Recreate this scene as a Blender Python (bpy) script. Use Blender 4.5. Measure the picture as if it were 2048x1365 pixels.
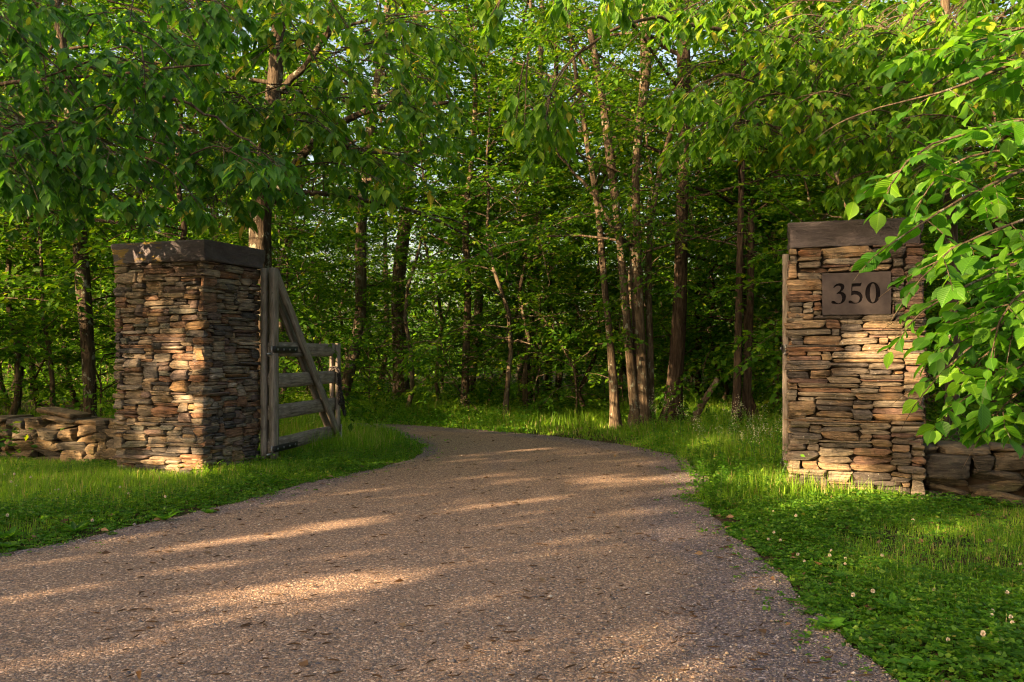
import bpy, math, random
import numpy as np
from mathutils import Vector, Matrix
from math import radians as R, sin, cos, pi

# ============================================================ scene, camera, light
for o in list(bpy.data.objects):
    bpy.data.objects.remove(o)
SC = bpy.context.scene
COL = SC.collection
CAMH = 1.25
FPX = 1700.0            # focal length in photo pixels (photo 2048 wide)
HOR = 712.0             # horizon row
cd = bpy.data.cameras.new('camera')
cam = bpy.data.objects.new('camera', cd)
COL.objects.link(cam)
cam.location = (0, 0, CAMH)
cam.rotation_euler = (pi / 2, 0, 0)
cd.sensor_width = 36.0
cd.lens = FPX / 2048 * 36
cd.shift_y = (HOR - 682.5) / 2048
cd.clip_start = 0.05
cd.clip_end = 2000
SC.camera = cam

SUN_EL = R(16.0)
SAZ = math.atan2(0.60, 0.80)                # travel direction of the light, in plan
dh = np.array([cos(SAZ), sin(SAZ), 0.0])
SD = np.array([dh[0] * cos(SUN_EL), dh[1] * cos(SUN_EL), -sin(SUN_EL)])
SU = np.array([dh[1], -dh[0], 0.0])
SV = np.array([dh[0] * sin(SUN_EL), dh[1] * sin(SUN_EL), cos(SUN_EL)])
sl = bpy.data.lights.new('sun', 'SUN')
sl.energy = 5.0
sl.angle = R(0.5)
sl.color = (1.0, 0.69, 0.38)
so = bpy.data.objects.new('sun', sl)
COL.objects.link(so)
so.rotation_euler = Vector(SD).to_track_quat('-Z', 'Y').to_euler()
so.location = (-10, -8, 12)

W = bpy.data.worlds.new('World')
SC.world = W
W.use_nodes = True
nt = W.node_tree
nt.nodes.clear()
sky = nt.nodes.new('ShaderNodeTexSky')
sky.sky_type = 'NISHITA'
sky.sun_disc = False
sky.sun_elevation = SUN_EL
sky.sun_rotation = math.atan2(-SD[0], -SD[1])
sky.air_density = 1.0
sky.dust_density = 5.0
sky.ozone_density = 1.0
bg = nt.nodes.new('ShaderNodeBackground')
bg.inputs[1].default_value = 0.08
wo = nt.nodes.new('ShaderNodeOutputWorld')
tint = nt.nodes.new('ShaderNodeMix')
tint.data_type = 'RGBA'
tint.blend_type = 'MULTIPLY'
tint.inputs[0].default_value = 1.0
tint.inputs[7].default_value = (1.18, 1.0, 0.86, 1)
nt.links.new(sky.outputs[0], tint.inputs[6])
nt.links.new(tint.outputs[2], bg.inputs[0])
nt.links.new(bg.outputs[0], wo.inputs[0])

SC.view_settings.view_transform = 'Standard'
SC.view_settings.look = 'None'
SC.view_settings.exposure = 2.6
SC.view_settings.gamma = 1.0
SC.render.engine = 'CYCLES'
cy = SC.cycles
cy.pixel_filter_type = 'BLACKMAN_HARRIS'
cy.filter_width = 1.15
cy.max_bounces = 8
cy.diffuse_bounces = 4
cy.glossy_bounces = 2
cy.transmission_bounces = 4
cy.transparent_max_bounces = 4
cy.caustics_reflective = False
cy.caustics_refractive = False


def P(px, py, d):
    """photo pixel + depth in metres -> point in the scene"""
    return np.array([(px - 1024) / FPX * d, d, CAMH + (HOR - py) / FPX * d])


# ============================================================ mesh helpers
class MB:
    def __init__(self):
        self.v = []
        self.f = {}
        self.n = 0
        self.uv = {}

    def add(self, V, F):
        V = np.asarray(V, float).reshape(-1, 3)
        for f in (F if isinstance(F, (list, tuple)) else [F]):
            f = np.asarray(f, int)
            self.f.setdefault(f.shape[1], []).append(f + self.n)
        self.v.append(V)
        self.n += len(V)

    def build(self, name, mat, parent=None, smooth=False, link=True):
        V = np.concatenate(self.v)
        me = bpy.data.meshes.new(name)
        me.vertices.add(len(V))
        me.vertices.foreach_set('co', V.astype(np.float32).ravel())
        li, st, tot = [], [], []
        s = 0
        for k, fl in self.f.items():
            f = np.concatenate(fl)
            li.append(f.ravel())
            st.append(s + np.arange(len(f)) * k)
            s += f.size
            tot.append(np.full(len(f), k))
        li = np.concatenate(li).astype(np.int32)
        st = np.concatenate(st).astype(np.int32)
        tot = np.concatenate(tot).astype(np.int32)
        me.loops.add(len(li))
        me.loops.foreach_set('vertex_index', li)
        me.polygons.add(len(st))
        me.polygons.foreach_set('loop_start', st)
        me.polygons.foreach_set('loop_total', tot)
        if smooth:
            me.polygons.foreach_set('use_smooth', np.ones(len(st), bool))
        me.materials.append(mat)
        if self.uv:
            A = np.zeros((len(V), 3), np.float32)
            for k0, a in self.uv.items():
                A[k0:k0 + len(a)] = a
            at = me.attributes.new('blade', 'FLOAT_VECTOR', 'POINT')
            at.data.foreach_set('vector', A.ravel())
        me.update(calc_edges=True)
        o = bpy.data.objects.new(name, me)
        COL.objects.link(o)
        if parent:
            o.parent = parent
        return o


def tag(o, label=None, cat=None, group=None, kind=None):
    if label:
        o['label'] = label
    if cat:
        o['category'] = cat
    if group:
        o['group'] = group
    if kind:
        o['kind'] = kind
    return o


def empty(name, loc=(0, 0, 0), rz=0.0):
    o = bpy.data.objects.new(name, None)
    COL.objects.link(o)
    o.location = loc
    o.rotation_euler = (0, 0, rz)
    o.empty_display_size = 0.2
    return o


def copy_tree(root, loc, rz, sc=1.0):
    r = root.copy()
    COL.objects.link(r)
    r.location = loc
    r.rotation_euler = (0, 0, rz)
    r.scale = (sc, sc, sc)
    for ch in list(root.children):
        c = ch.copy()
        COL.objects.link(c)
        c.parent = r
        for g in list(ch.children):
            d = g.copy()
            COL.objects.link(d)
            d.parent = c
    return r


def norm(a):
    return a / (np.linalg.norm(a, axis=-1, keepdims=True) + 1e-9)


def snoise(p, seed=0, octv=3, base=1.0):
    """cheap smooth noise from sines, about -1..1; p (N,k)"""
    rg = np.random.default_rng(seed + 977)
    out = np.zeros(len(p))
    a = 1.0
    tot = 0
    f = base
    for _ in range(octv):
        for _ in range(4):
            k = rg.normal(size=p.shape[1]) * f
            out += a * np.sin(p @ k + rg.uniform(0, 6.28)) * 0.5
        tot += a
        a *= 0.55
        f *= 2.1
    return out / tot


def tube(pts, rad, n=6, cap=True):
    pts = np.asarray(pts, float)
    m = len(pts)
    rad = np.broadcast_to(np.asarray(rad, float), (m,))
    t = np.gradient(pts, axis=0)
    t = norm(t)
    ref = np.array([0, 0, 1.0]) if abs(t[:, 2]).mean() < 0.8 else np.array([1.0, 0, 0])
    a = norm(np.cross(t, ref))
    b = np.cross(t, a)
    th = np.linspace(0, 2 * pi, n, endpoint=False)
    V = pts[:, None] + rad[:, None, None] * (a[:, None] * np.cos(th)[None, :, None] + b[:, None] * np.sin(th)[None, :, None])
    V = V.reshape(-1, 3)
    i = np.arange(m - 1)[:, None] * n
    j = np.arange(n)[None]
    j2 = (j + 1) % n
    F = np.stack([i + j, i + j2, i + n + j2, i + n + j], -1).reshape(-1, 4)
    if cap:
        V = np.vstack([V, pts[0], pts[-1]])
        c0, c1 = m * n, m * n + 1
        jj = np.arange(n)
        T = np.vstack([np.stack([(jj + 1) % n, jj, np.full(n, c0)], -1),
                       np.stack([(m - 1) * n + jj, (m - 1) * n + (jj + 1) % n, np.full(n, c1)], -1)])
        return V, [F, T]
    return V, [F]


def resample(pts, n):
    """Catmull-Rom through pts, n samples even in length"""
    p = np.asarray(pts, float)
    q = np.vstack([2 * p[0] - p[1], p, 2 * p[-1] - p[-2]])
    out = []
    for i in range(1, len(q) - 2):
        for t in np.linspace(0, 1, 12, endpoint=False):
            a, b, c, d = q[i - 1], q[i], q[i + 1], q[i + 2]
            out.append(0.5 * ((2 * b) + (-a + c) * t + (2 * a - 5 * b + 4 * c - d) * t * t + (-a + 3 * b - 3 * c + d) * t ** 3))
    out.append(p[-1])
    out = np.array(out)
    s = np.concatenate([[0], np.cumsum(np.linalg.norm(np.diff(out, axis=0), axis=1))])
    x = np.linspace(0, s[-1], n)
    return np.stack([np.interp(x, s, out[:, k]) for k in range(p.shape[1])], -1)


def box(x0, x1, y0, y1, z0, z1):
    V = np.array([[x, y, z] for z in (z0, z1) for y in (y0, y1) for x in (x0, x1)], float)
    F = np.array([[0, 2, 3, 1], [4, 5, 7, 6], [0, 1, 5, 4], [2, 6, 7, 3], [0, 4, 6, 2], [1, 3, 7, 5]])
    return V, F


def gridbox(nx, ny, nz):
    """surface of a box -1..1 with shared vertices"""
    idx = {}
    V = []

    def vid(i, j, k):
        key = (i, j, k)
        if key not in idx:
            idx[key] = len(V)
            V.append((2 * i / nx - 1, 2 * j / ny - 1, 2 * k / nz - 1))
        return idx[key]
    F = []
    for i in range(nx):
        for j in range(ny):
            F.append([vid(i, j, 0), vid(i, j + 1, 0), vid(i + 1, j + 1, 0), vid(i + 1, j, 0)])
            F.append([vid(i, j, nz), vid(i + 1, j, nz), vid(i + 1, j + 1, nz), vid(i, j + 1, nz)])
    for i in range(nx):
        for k in range(nz):
            F.append([vid(i, 0, k), vid(i + 1, 0, k), vid(i + 1, 0, k + 1), vid(i, 0, k + 1)])
            F.append([vid(i, ny, k), vid(i, ny, k + 1), vid(i + 1, ny, k + 1), vid(i + 1, ny, k)])
    for j in range(ny):
        for k in range(nz):
            F.append([vid(0, j, k), vid(0, j, k + 1), vid(0, j + 1, k + 1), vid(0, j + 1, k)])
            F.append([vid(nx, j, k), vid(nx, j + 1, k), vid(nx, j + 1, k + 1), vid(nx, j, k + 1)])
    return np.array(V), np.array(F)


# ============================================================ materials
def newmat(name):
    m = bpy.data.materials.new(name)
    m.use_nodes = True
    t = m.node_tree
    t.nodes.clear()
    out = t.nodes.new('ShaderNodeOutputMaterial')
    return m, t, out


def N(t, typ, **kw):
    n = t.nodes.new(typ)
    for k, v in kw.items():
        if k.startswith('i_'):
            n.inputs[k[2:].replace('_', ' ')].default_value = v
        elif k.startswith('n_'):
            n.inputs[int(k[2:])].default_value = v
        else:
            setattr(n, k, v)
    return n


def ramp(t, fac, stops, interp='LINEAR'):
    r = t.nodes.new('ShaderNodeValToRGB')
    r.color_ramp.interpolation = interp
    els = r.color_ramp.elements
    while len(els) < len(stops):
        els.new(0.5)
    for e, (p, c) in zip(els, stops):
        e.position = p
        e.color = (c[0], c[1], c[2], 1) if len(c) == 3 else c
    t.links.new(fac, r.inputs[0])
    return r.outputs[0]


def mixc(t, fac, a, b, mode='MIX'):
    n = t.nodes.new('ShaderNodeMix')
    n.data_type = 'RGBA'
    n.blend_type = mode
    for s, v in ((n.inputs[0], fac), (n.inputs[6], a), (n.inputs[7], b)):
        if hasattr(v, 'is_output'):
            t.links.new(v, s)
        elif isinstance(v, tuple):
            s.default_value = (v[0], v[1], v[2], 1)
        else:
            s.default_value = v
    return n.outputs[2]


def coords(t, scale=(1, 1, 1), kind='Object'):
    tc = t.nodes.new('ShaderNodeTexCoord')
    mp = t.nodes.new('ShaderNodeMapping')
    mp.inputs['Scale'].default_value = scale
    t.links.new(tc.outputs[kind], mp.inputs[0])
    return mp.outputs[0]


def noise(t, vec, scale, detail=4, rough=0.6, dist=0.0):
    n = t.nodes.new('ShaderNodeTexNoise')
    n.inputs['Scale'].default_value = scale
    n.inputs['Detail'].default_value = detail
    n.inputs['Roughness'].default_value = rough
    n.inputs['Distortion'].default_value = dist
    t.links.new(vec, n.inputs['Vector'])
    return n.outputs['Fac']


def bump(t, h, strength, dist, prev=None):
    b = t.nodes.new('ShaderNodeBump')
    b.inputs['Strength'].default_value = strength
    b.inputs['Distance'].default_value = dist
    t.links.new(h, b.inputs['Height'])
    if prev is not None:
        t.links.new(prev, b.inputs['Normal'])
    return b.outputs[0]


def principled(t, out, col, rough=0.8, nrm=None, spec=0.3, metal=0.0):
    p = t.nodes.new('ShaderNodeBsdfPrincipled')
    if hasattr(col, 'is_output'):
        t.links.new(col, p.inputs['Base Color'])
    else:
        p.inputs['Base Color'].default_value = (*col, 1)
    if hasattr(rough, 'is_output'):
        t.links.new(rough, p.inputs['Roughness'])
    else:
        p.inputs['Roughness'].default_value = rough
    p.inputs['Specular IOR Level'].default_value = spec
    p.inputs['Metallic'].default_value = metal
    if nrm is not None:
        t.links.new(nrm, p.inputs['Normal'])
    t.links.new(p.outputs[0], out.inputs[0])
    return p


def mat_leaf(name, stops, trans, tmix=0.5, rough=0.45, spec=0.35, veins=False):
    m, t, out = newmat(name)
    g = t.nodes.new('ShaderNodeNewGeometry')
    col = ramp(t, g.outputs['Random Per Island'], stops)
    oi = t.nodes.new('ShaderNodeObjectInfo')
    hs = t.nodes.new('ShaderNodeHueSaturation')
    mr = N(t, 'ShaderNodeMapRange')
    mr.inputs[3].default_value = 0.75
    mr.inputs[4].default_value = 1.25
    t.links.new(oi.outputs['Random'], mr.inputs[0])
    t.links.new(mr.outputs[0], hs.inputs['Value'])
    t.links.new(col, hs.inputs['Color'])
    p = t.nodes.new('ShaderNodeBsdfPrincipled')
    hcol = hs.outputs[0]
    if veins:
        at = t.nodes.new('ShaderNodeAttribute')
        at.attribute_name = 'blade'
        sp = t.nodes.new('ShaderNodeSeparateXYZ')
        t.links.new(at.outputs['Vector'], sp.inputs[0])
        ab = N(t, 'ShaderNodeMath', operation='ABSOLUTE')
        t.links.new(sp.outputs[1], ab.inputs[0])
        m1 = N(t, 'ShaderNodeMath', operation='MULTIPLY_ADD')
        t.links.new(ab.outputs[0], m1.inputs[0])
        m1.inputs[1].default_value = -0.75
        t.links.new(sp.outputs[0], m1.inputs[2])
        m2 = N(t, 'ShaderNodeMath', operation='MULTIPLY')
        t.links.new(m1.outputs[0], m2.inputs[0])
        m2.inputs[1].default_value = 62.0
        m3 = N(t, 'ShaderNodeMath', operation='SINE')
        t.links.new(m2.outputs[0], m3.inputs[0])
        t.links.new(bump(t, m3.outputs[0], 0.55, 0.0022), p.inputs['Normal'])
        f = ramp(t, m3.outputs[0], [(0.0, (1, 1, 1)), (0.25, (0.9, 0.9, 0.9)), (1, (1.05, 1.05, 1.05))])
        mid = ramp(t, ab.outputs[0], [(0.0, (1.7, 1.5, 1.6)), (0.03, (1, 1, 1))])
        hcol = mixc(t, 1.0, mixc(t, 1.0, hcol, f, 'MULTIPLY'), mid, 'MULTIPLY')
    t.links.new(hcol, p.inputs['Base Color'])
    p.inputs['Roughness'].default_value = rough
    p.inputs['Specular IOR Level'].default_value = spec
    tr = t.nodes.new('ShaderNodeBsdfTranslucent')
    tc = mixc(t, 1.0, hcol, trans, 'MULTIPLY')
    t.links.new(tc, tr.inputs[0])
    mx = t.nodes.new('ShaderNodeMixShader')
    mx.inputs[0].default_value = tmix
    t.links.new(p.outputs[0], mx.inputs[1])
    t.links.new(tr.outputs[0], mx.inputs[2])
    t.links.new(mx.outputs[0], out.inputs[0])
    return m


G1, G2, G3 = (0.025, 0.09, 0.006), (0.06, 0.165, 0.008), (0.13, 0.25, 0.01)
M_LEAF_NEAR = mat_leaf('leaf_near', [(0, G1), (0.45, G2), (0.85, G3), (0.97, (0.2, 0.24, 0.02)), (1, (0.35, 0.27, 0.03))], (1.9, 1.8, 0.9), veins=True)
M_LEAF_SUNLIT = mat_leaf('leaf_sunlit', [(0, (0.035, 0.11, 0.007)), (0.45, (0.08, 0.2, 0.009)), (0.92, (0.15, 0.28, 0.011)), (0.985, (0.26, 0.31, 0.02)), (1, (0.4, 0.31, 0.04))], (1.9, 1.7, 0.8), veins=True)  # yellow sunlight on the upper right foliage, put into the leaf colour
M_LEAF_ELM = mat_leaf('leaf_elm', [(0, (0.03, 0.12, 0.007)), (0.6, (0.075, 0.21, 0.01)), (1, (0.13, 0.28, 0.012))], (1.8, 1.8, 0.9), veins=True)
M_LEAF_COOL = mat_leaf('leaf_cool', [(0, (0.03, 0.1, 0.012)), (0.6, (0.065, 0.2, 0.02)), (0.96, (0.12, 0.27, 0.022)), (1, (0.24, 0.27, 0.03))], (1.8, 1.8, 0.8), veins=True)  # cooler green puts the upper left canopy's shade into the leaf colour
M_LEAF_FAR = mat_leaf('leaf_far', [(0, (0.025, 0.085, 0.006)), (0.5, (0.06, 0.16, 0.008)), (0.9, (0.125, 0.235, 0.01)), (1, (0.2, 0.25, 0.014))], (1.9, 1.8, 0.8), rough=0.6, spec=0.2)
M_GRASS = mat_leaf('grass_blade', [(0, (0.08, 0.18, 0.012)), (0.6, (0.17, 0.32, 0.018)), (0.9, (0.24, 0.38, 0.028)), (0.93, (0.36, 0.28, 0.12)), (1, (0.45, 0.36, 0.18))], (1.7, 1.7, 0.8), rough=0.5)
M_CLOVER = mat_leaf('clover_leaf', [(0, (0.045, 0.145, 0.01)), (0.6, (0.1, 0.265, 0.017)), (0.97, (0.19, 0.35, 0.028)), (1, (0.3, 0.3, 0.06))], (1.7, 1.7, 0.8), rough=0.5)


def mat_bark(name, c0, c1, c2, lichen=0.0):
    m, t, out = newmat(name)
    v = coords(t, (1, 1, 0.16))
    a = noise(t, v, 26, 5, 0.65, 0.6)
    v2 = coords(t, (1, 1, 0.5))
    b = noise(t, v2, 3, 3)
    col = ramp(t, a, [(0.32, c0), (0.5, c1), (0.68, c2)])
    col = mixc(t, ramp(t, b, [(0.4, (0, 0, 0)), (0.65, (1, 1, 1))]), col, mixc(t, 1.0, col, (0.62, 0.6, 0.55), 'MULTIPLY'))
    if lichen > 0:
        c = noise(t, coords(t, (1, 1, 0.8)), 9, 5, 0.7)
        col = mixc(t, ramp(t, c, [(0.62 - lichen, (0, 0, 0)), (0.66 - lichen, (1, 1, 1))]), col, (0.2, 0.21, 0.16))
    principled(t, out, col, 0.9, bump(t, a, 1.0, 0.045), 0.15)
    return m


M_BARK = mat_bark('bark_brown', (0.025, 0.019, 0.013), (0.1, 0.074, 0.049), (0.2, 0.155, 0.105), 0.03)
M_BARK_DK = mat_bark('bark_dark', (0.018, 0.012, 0.009), (0.055, 0.038, 0.026), (0.11, 0.08, 0.055))
M_BARK_PALE = mat_bark('bark_pale', (0.045, 0.033, 0.022), (0.125, 0.095, 0.066), (0.2, 0.165, 0.12), 0.04)
M_BARK_LICH = mat_bark('bark_lichen', (0.022, 0.016, 0.011), (0.065, 0.048, 0.032), (0.115, 0.09, 0.062), 0.05)


def mat_stone(name, pal, moss=(0.12, 0.12, 0.06), lay=1.0, lich=(0.42, 0.41, 0.37), ochre=0.4):
    m, t, out = newmat(name)
    g = t.nodes.new('ShaderNodeNewGeometry')
    rnd = g.outputs['Random Per Island']
    n = len(pal)
    base = ramp(t, rnd, [(i / n, c) for i, c in enumerate(pal)], 'CONSTANT')
    # offset the pattern per stone
    tc = t.nodes.new('ShaderNodeTexCoord')
    ad = N(t, 'ShaderNodeVectorMath', operation='MULTIPLY_ADD')
    cb = t.nodes.new('ShaderNodeCombineXYZ')
    for k in range(3):
        t.links.new(rnd, cb.inputs[k])
    ad.inputs[1].default_value = (37, 53, 71)
    t.links.new(cb.outputs[0], ad.inputs[0])
    t.links.new(tc.outputs['Object'], ad.inputs[2])
    mp = t.nodes.new('ShaderNodeMapping')
    mp.inputs['Scale'].default_value = (2.2, 2.2, 26 * lay)
    t.links.new(ad.outputs[0], mp.inputs[0])
    strat = noise(t, mp.outputs[0], 2.6, 4, 0.6, 0.8)
    mid = noise(t, ad.outputs[0], 11, 4, 0.65)
    fine = noise(t, ad.outputs[0], 95, 3, 0.7)
    big = noise(t, ad.outputs[0], 4, 2)
    col = mixc(t, 1.0, base, ramp(t, strat, [(0.3, (0.38, 0.36, 0.35)), (0.46, (0.85, 0.83, 0.8)), (0.56, (1.1, 1.08, 1.02)), (0.7, (1.65, 1.55, 1.4))]), 'MULTIPLY')
    col = mixc(t, 1.0, col, ramp(t, mid, [(0.3, (0.62, 0.62, 0.62)), (0.6, (1.15, 1.12, 1.08)), (0.75, (1.4, 1.3, 1.15))]), 'MULTIPLY')
    col = mixc(t, ramp(t, big, [(0.56, (0, 0, 0)), (0.68, (ochre, ochre, ochre))]), col, mixc(t, 1.0, col, (1.35, 0.95, 0.5), 'MULTIPLY'))
    col = mixc(t, ramp(t, noise(t, ad.outputs[0], 30, 3, 0.7), [(0.66, (0, 0, 0)), (0.72, (0.7, 0.7, 0.7))]), col, lich)
    col = mixc(t, ramp(t, noise(t, tc.outputs['Object'], 3.3, 3, 0.7), [(0.6, (0, 0, 0)), (0.75, (0.5, 0.5, 0.5))]), col, moss)
    b = bump(t, strat, 1.0, 0.035)
    b = bump(t, mid, 0.9, 0.025, b)
    b = bump(t, fine, 0.5, 0.003, b)
    principled(t, out, col, 0.85, b, 0.25)
    return m


PAL_L = [(0.18, 0.165, 0.14), (0.22, 0.195, 0.155), (0.09, 0.09, 0.094), (0.2, 0.14, 0.105), (0.19, 0.18, 0.16),
         (0.25, 0.215, 0.165), (0.13, 0.11, 0.11), (0.2, 0.18, 0.145), (0.065, 0.068, 0.075), (0.21, 0.145, 0.11),
         (0.25, 0.24, 0.21), (0.14, 0.13, 0.115), (0.34, 0.31, 0.27), (0.15, 0.12, 0.115), (0.13, 0.14, 0.13), (0.22, 0.195, 0.155), (0.11, 0.11, 0.112), (0.24, 0.175, 0.105), (0.19, 0.12, 0.085)]
M_STONE = mat_stone('fieldstone', [tuple(v * f for v, f in zip(c, (1.2, 1.12, 1.06))) for c in PAL_L])
PAL_R = [(0.14, 0.112, 0.08), (0.11, 0.1, 0.085), (0.16, 0.122, 0.085), (0.09, 0.085, 0.08), (0.13, 0.088, 0.065), (0.145, 0.135, 0.115),
         (0.065, 0.063, 0.066), (0.19, 0.155, 0.11), (0.11, 0.08, 0.072), (0.125, 0.115, 0.098), (0.08, 0.078, 0.08), (0.17, 0.16, 0.14)]
M_STONE_R = mat_stone('fieldstone_flat', [tuple(v * f for v, f in zip(c, (1.38, 1.28, 1.17))) for c in PAL_R])
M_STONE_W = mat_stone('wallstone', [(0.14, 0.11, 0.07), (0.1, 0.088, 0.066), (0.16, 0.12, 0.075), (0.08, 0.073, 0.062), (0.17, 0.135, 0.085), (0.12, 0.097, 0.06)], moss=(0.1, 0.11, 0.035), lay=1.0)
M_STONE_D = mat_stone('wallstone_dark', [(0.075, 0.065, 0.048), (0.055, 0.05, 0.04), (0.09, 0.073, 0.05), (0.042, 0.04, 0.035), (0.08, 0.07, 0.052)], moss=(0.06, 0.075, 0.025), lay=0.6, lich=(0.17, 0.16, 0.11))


def mat_slab():
    m, t, out = newmat('bluestone')
    v = coords(t)
    a = noise(t, v, 3.2, 5, 0.65, 0.4)
    b_ = noise(t, coords(t, (1, 1, 3)), 9, 5, 0.7, 1.2)
    f = noise(t, v, 80, 3, 0.7)
    col = ramp(t, a, [(0.3, (0.09, 0.08, 0.092)), (0.5, (0.12, 0.108, 0.122)), (0.7, (0.155, 0.14, 0.15))])
    col = mixc(t, 1.0, col, ramp(t, b_, [(0.35, (0.78, 0.76, 0.76)), (0.6, (1.1, 1.08, 1.05))]), 'MULTIPLY')
    nr = bump(t, b_, 0.9, 0.03)
    nr = bump(t, f, 0.5, 0.003, nr)
    principled(t, out, col, 0.8, nr, 0.3)
    return m


M_SLAB = mat_slab()


def mat_plain(name, col, rough=0.6, spec=0.3, metal=0.0, nscale=0, nvar=0.3, bstr=0.0, bdist=0.002):
    m, t, out = newmat(name)
    c = col
    nr = None
    if nscale:
        v = coords(t)
        a = noise(t, v, nscale, 4, 0.65)
        c = mixc(t, 1.0, col, ramp(t, a, [(0.3, (1 - nvar,) * 3), (0.7, (1 + nvar,) * 3)]), 'MULTIPLY')
        if bstr:
            nr = bump(t, a, bstr, bdist)
    principled(t, out, c, rough, nr, spec, metal)
    return m


M_DARK = mat_plain('gap_dark', (0.03, 0.024, 0.018), 0.95, 0.1, nscale=20)
M_PLAQUE = mat_plain('plaque_slate', (0.06, 0.05, 0.049), 0.85, 0.12, nscale=14, nvar=0.16, bstr=0.3, bdist=0.002)
M_ENGR = mat_plain('engraved_shade', (0.008, 0.007, 0.008), 0.95, 0.02, nscale=30)  # near-black colour deepens the shade inside the engraved numerals
M_IRON = mat_plain('black_iron', (0.016, 0.016, 0.018), 0.5, 0.4, nscale=60, nvar=0.4, bstr=0.3)
M_STEEL = mat_plain('galvanised_steel', (0.34, 0.35, 0.36), 0.42, 0.5, 0.8, nscale=60, nvar=0.25)
M_CHAIN = mat_plain('chain_cover', (0.03, 0.026, 0.026), 0.55, 0.4, 0.3, nscale=70, nvar=0.9)


def mat_wood():
    m, t, out = newmat('weathered_wood')
    v = coords(t, (0.9, 14, 14))
    a = noise(t, v, 4.0, 6, 0.7, 0.7)
    c = noise(t, coords(t, (2, 5, 5)), 2.5, 3)
    col = ramp(t, a, [(0.3, (0.07, 0.06, 0.052)), (0.45, (0.22, 0.19, 0.16)), (0.6, (0.33, 0.29, 0.25)), (0.8, (0.43, 0.385, 0.34))])
    col = mixc(t, ramp(t, c, [(0.45, (0, 0, 0)), (0.7, (0.65, 0.65, 0.65))]), col, (0.1, 0.085, 0.06))
    kn = noise(t, coords(t, (3, 11, 11)), 5, 2)
    col = mixc(t, ramp(t, kn, [(0.7, (0, 0, 0)), (0.76, (0.7, 0.7, 0.7))]), col, (0.05, 0.035, 0.025))
    principled(t, out, col, 0.85, bump(t, a, 0.9, 0.006), 0.2)
    return m


M_WOOD = mat_wood()


def mat_gravel():
    m, t, out = newmat('gravel_surface')
    v = coords(t)
    warp = noise(t, v, 12, 2)
    vo = N(t, 'ShaderNodeTexVoronoi', feature='F1')
    vo.inputs['Scale'].default_value = 98
    vo.inputs['Randomness'].default_value = 1
    t.links.new(v, vo.inputs['Vector'])
    vo2 = N(t, 'ShaderNodeTexVoronoi', feature='F1')
    vo2.inputs['Scale'].default_value = 230
    t.links.new(v, vo2.inputs['Vector'])
    sep = t.nodes.new('ShaderNodeSeparateColor')
    t.links.new(vo.outputs['Color'], sep.inputs[0])
    sep2 = t.nodes.new('ShaderNodeSeparateColor')
    t.links.new(vo2.outputs['Color'], sep2.inputs[0])
    pal = [(0, (0.06, 0.058, 0.066)), (0.16, (0.24, 0.18, 0.14)), (0.34, (0.1, 0.095, 0.11)), (0.5, (0.4, 0.3, 0.215)), (0.6, (0.16, 0.12, 0.1)),
           (0.74, (0.29, 0.25, 0.23)), (0.86, (0.07, 0.06, 0.062)), (0.94, (0.68, 0.61, 0.54))]
    c1 = ramp(t, sep.outputs[0], pal, 'CONSTANT')
    c2 = ramp(t, sep2.outputs[0], pal, 'CONSTANT')
    big = noise(t, v, 0.55, 4, 0.6, 0.5)
    fine = noise(t, v, 260, 2)
    col = mixc(t, 0.3, c1, c2)
    # beaten tan tracks against greyer loose stone
    warm = mixc(t, 0.12, mixc(t, 1.0, col, (1.34, 1.14, 0.96), 'MULTIPLY'), (0.28, 0.2, 0.145))
    cool = mixc(t, 1.0, col, (0.9, 0.86, 0.95), 'MULTIPLY')
    at = t.nodes.new('ShaderNodeAttribute')
    at.attribute_name = 'worn'
    ma = N(t, 'ShaderNodeMath', operation='MULTIPLY_ADD')
    t.links.new(big, ma.inputs[0])
    ma.inputs[1].default_value = 1.1
    t.links.new(at.outputs['Fac'], ma.inputs[2])
    col = mixc(t, ramp(t, ma.outputs[0], [(0.75, (0, 0, 0)), (1.15, (1, 1, 1))]), cool, warm)
    deb = noise(t, coords(t, (1, 1.8, 1)), 7, 7, 0.78)
    col = mixc(t, ramp(t, deb, [(0.58, (0, 0, 0)), (0.68, (0.75, 0.75, 0.75))]), col, (0.06, 0.042, 0.032))
    b = bump(t, vo.outputs['Distance'], 0.8, 0.008)
    nb = b.node if hasattr(b, 'node') else None
    b = bump(t, vo2.outputs['Distance'], 0.7, 0.004, b)
    b = bump(t, noise(t, v, 3, 5, 0.7), 0.5, 0.05, b)
    principled(t, out, col, 0.85, b, 0.25)
    for n in t.nodes:
        if n.type == 'BUMP' and n.inputs['Distance'].default_value < 0.02:
            n.invert = True
    return m


M_GRAVEL = mat_gravel()


def mat_pebble():
    m, t, out = newmat('pebbles')
    g = t.nodes.new('ShaderNodeNewGeometry')
    col = ramp(t, g.outputs['Random Per Island'], [(0, (0.1, 0.095, 0.1)), (0.2, (0.17, 0.14, 0.12)), (0.4, (0.3, 0.235, 0.17)), (0.6, (0.1, 0.095, 0.105)),
                                                    (0.78, (0.34, 0.26, 0.19)), (0.9, (0.2, 0.19, 0.19)), (0.965, (0.55, 0.5, 0.44))], 'CONSTANT')
    principled(t, out, col, 0.8, None, 0.3)
    return m


M_PEBBLE = mat_pebble()


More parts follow.
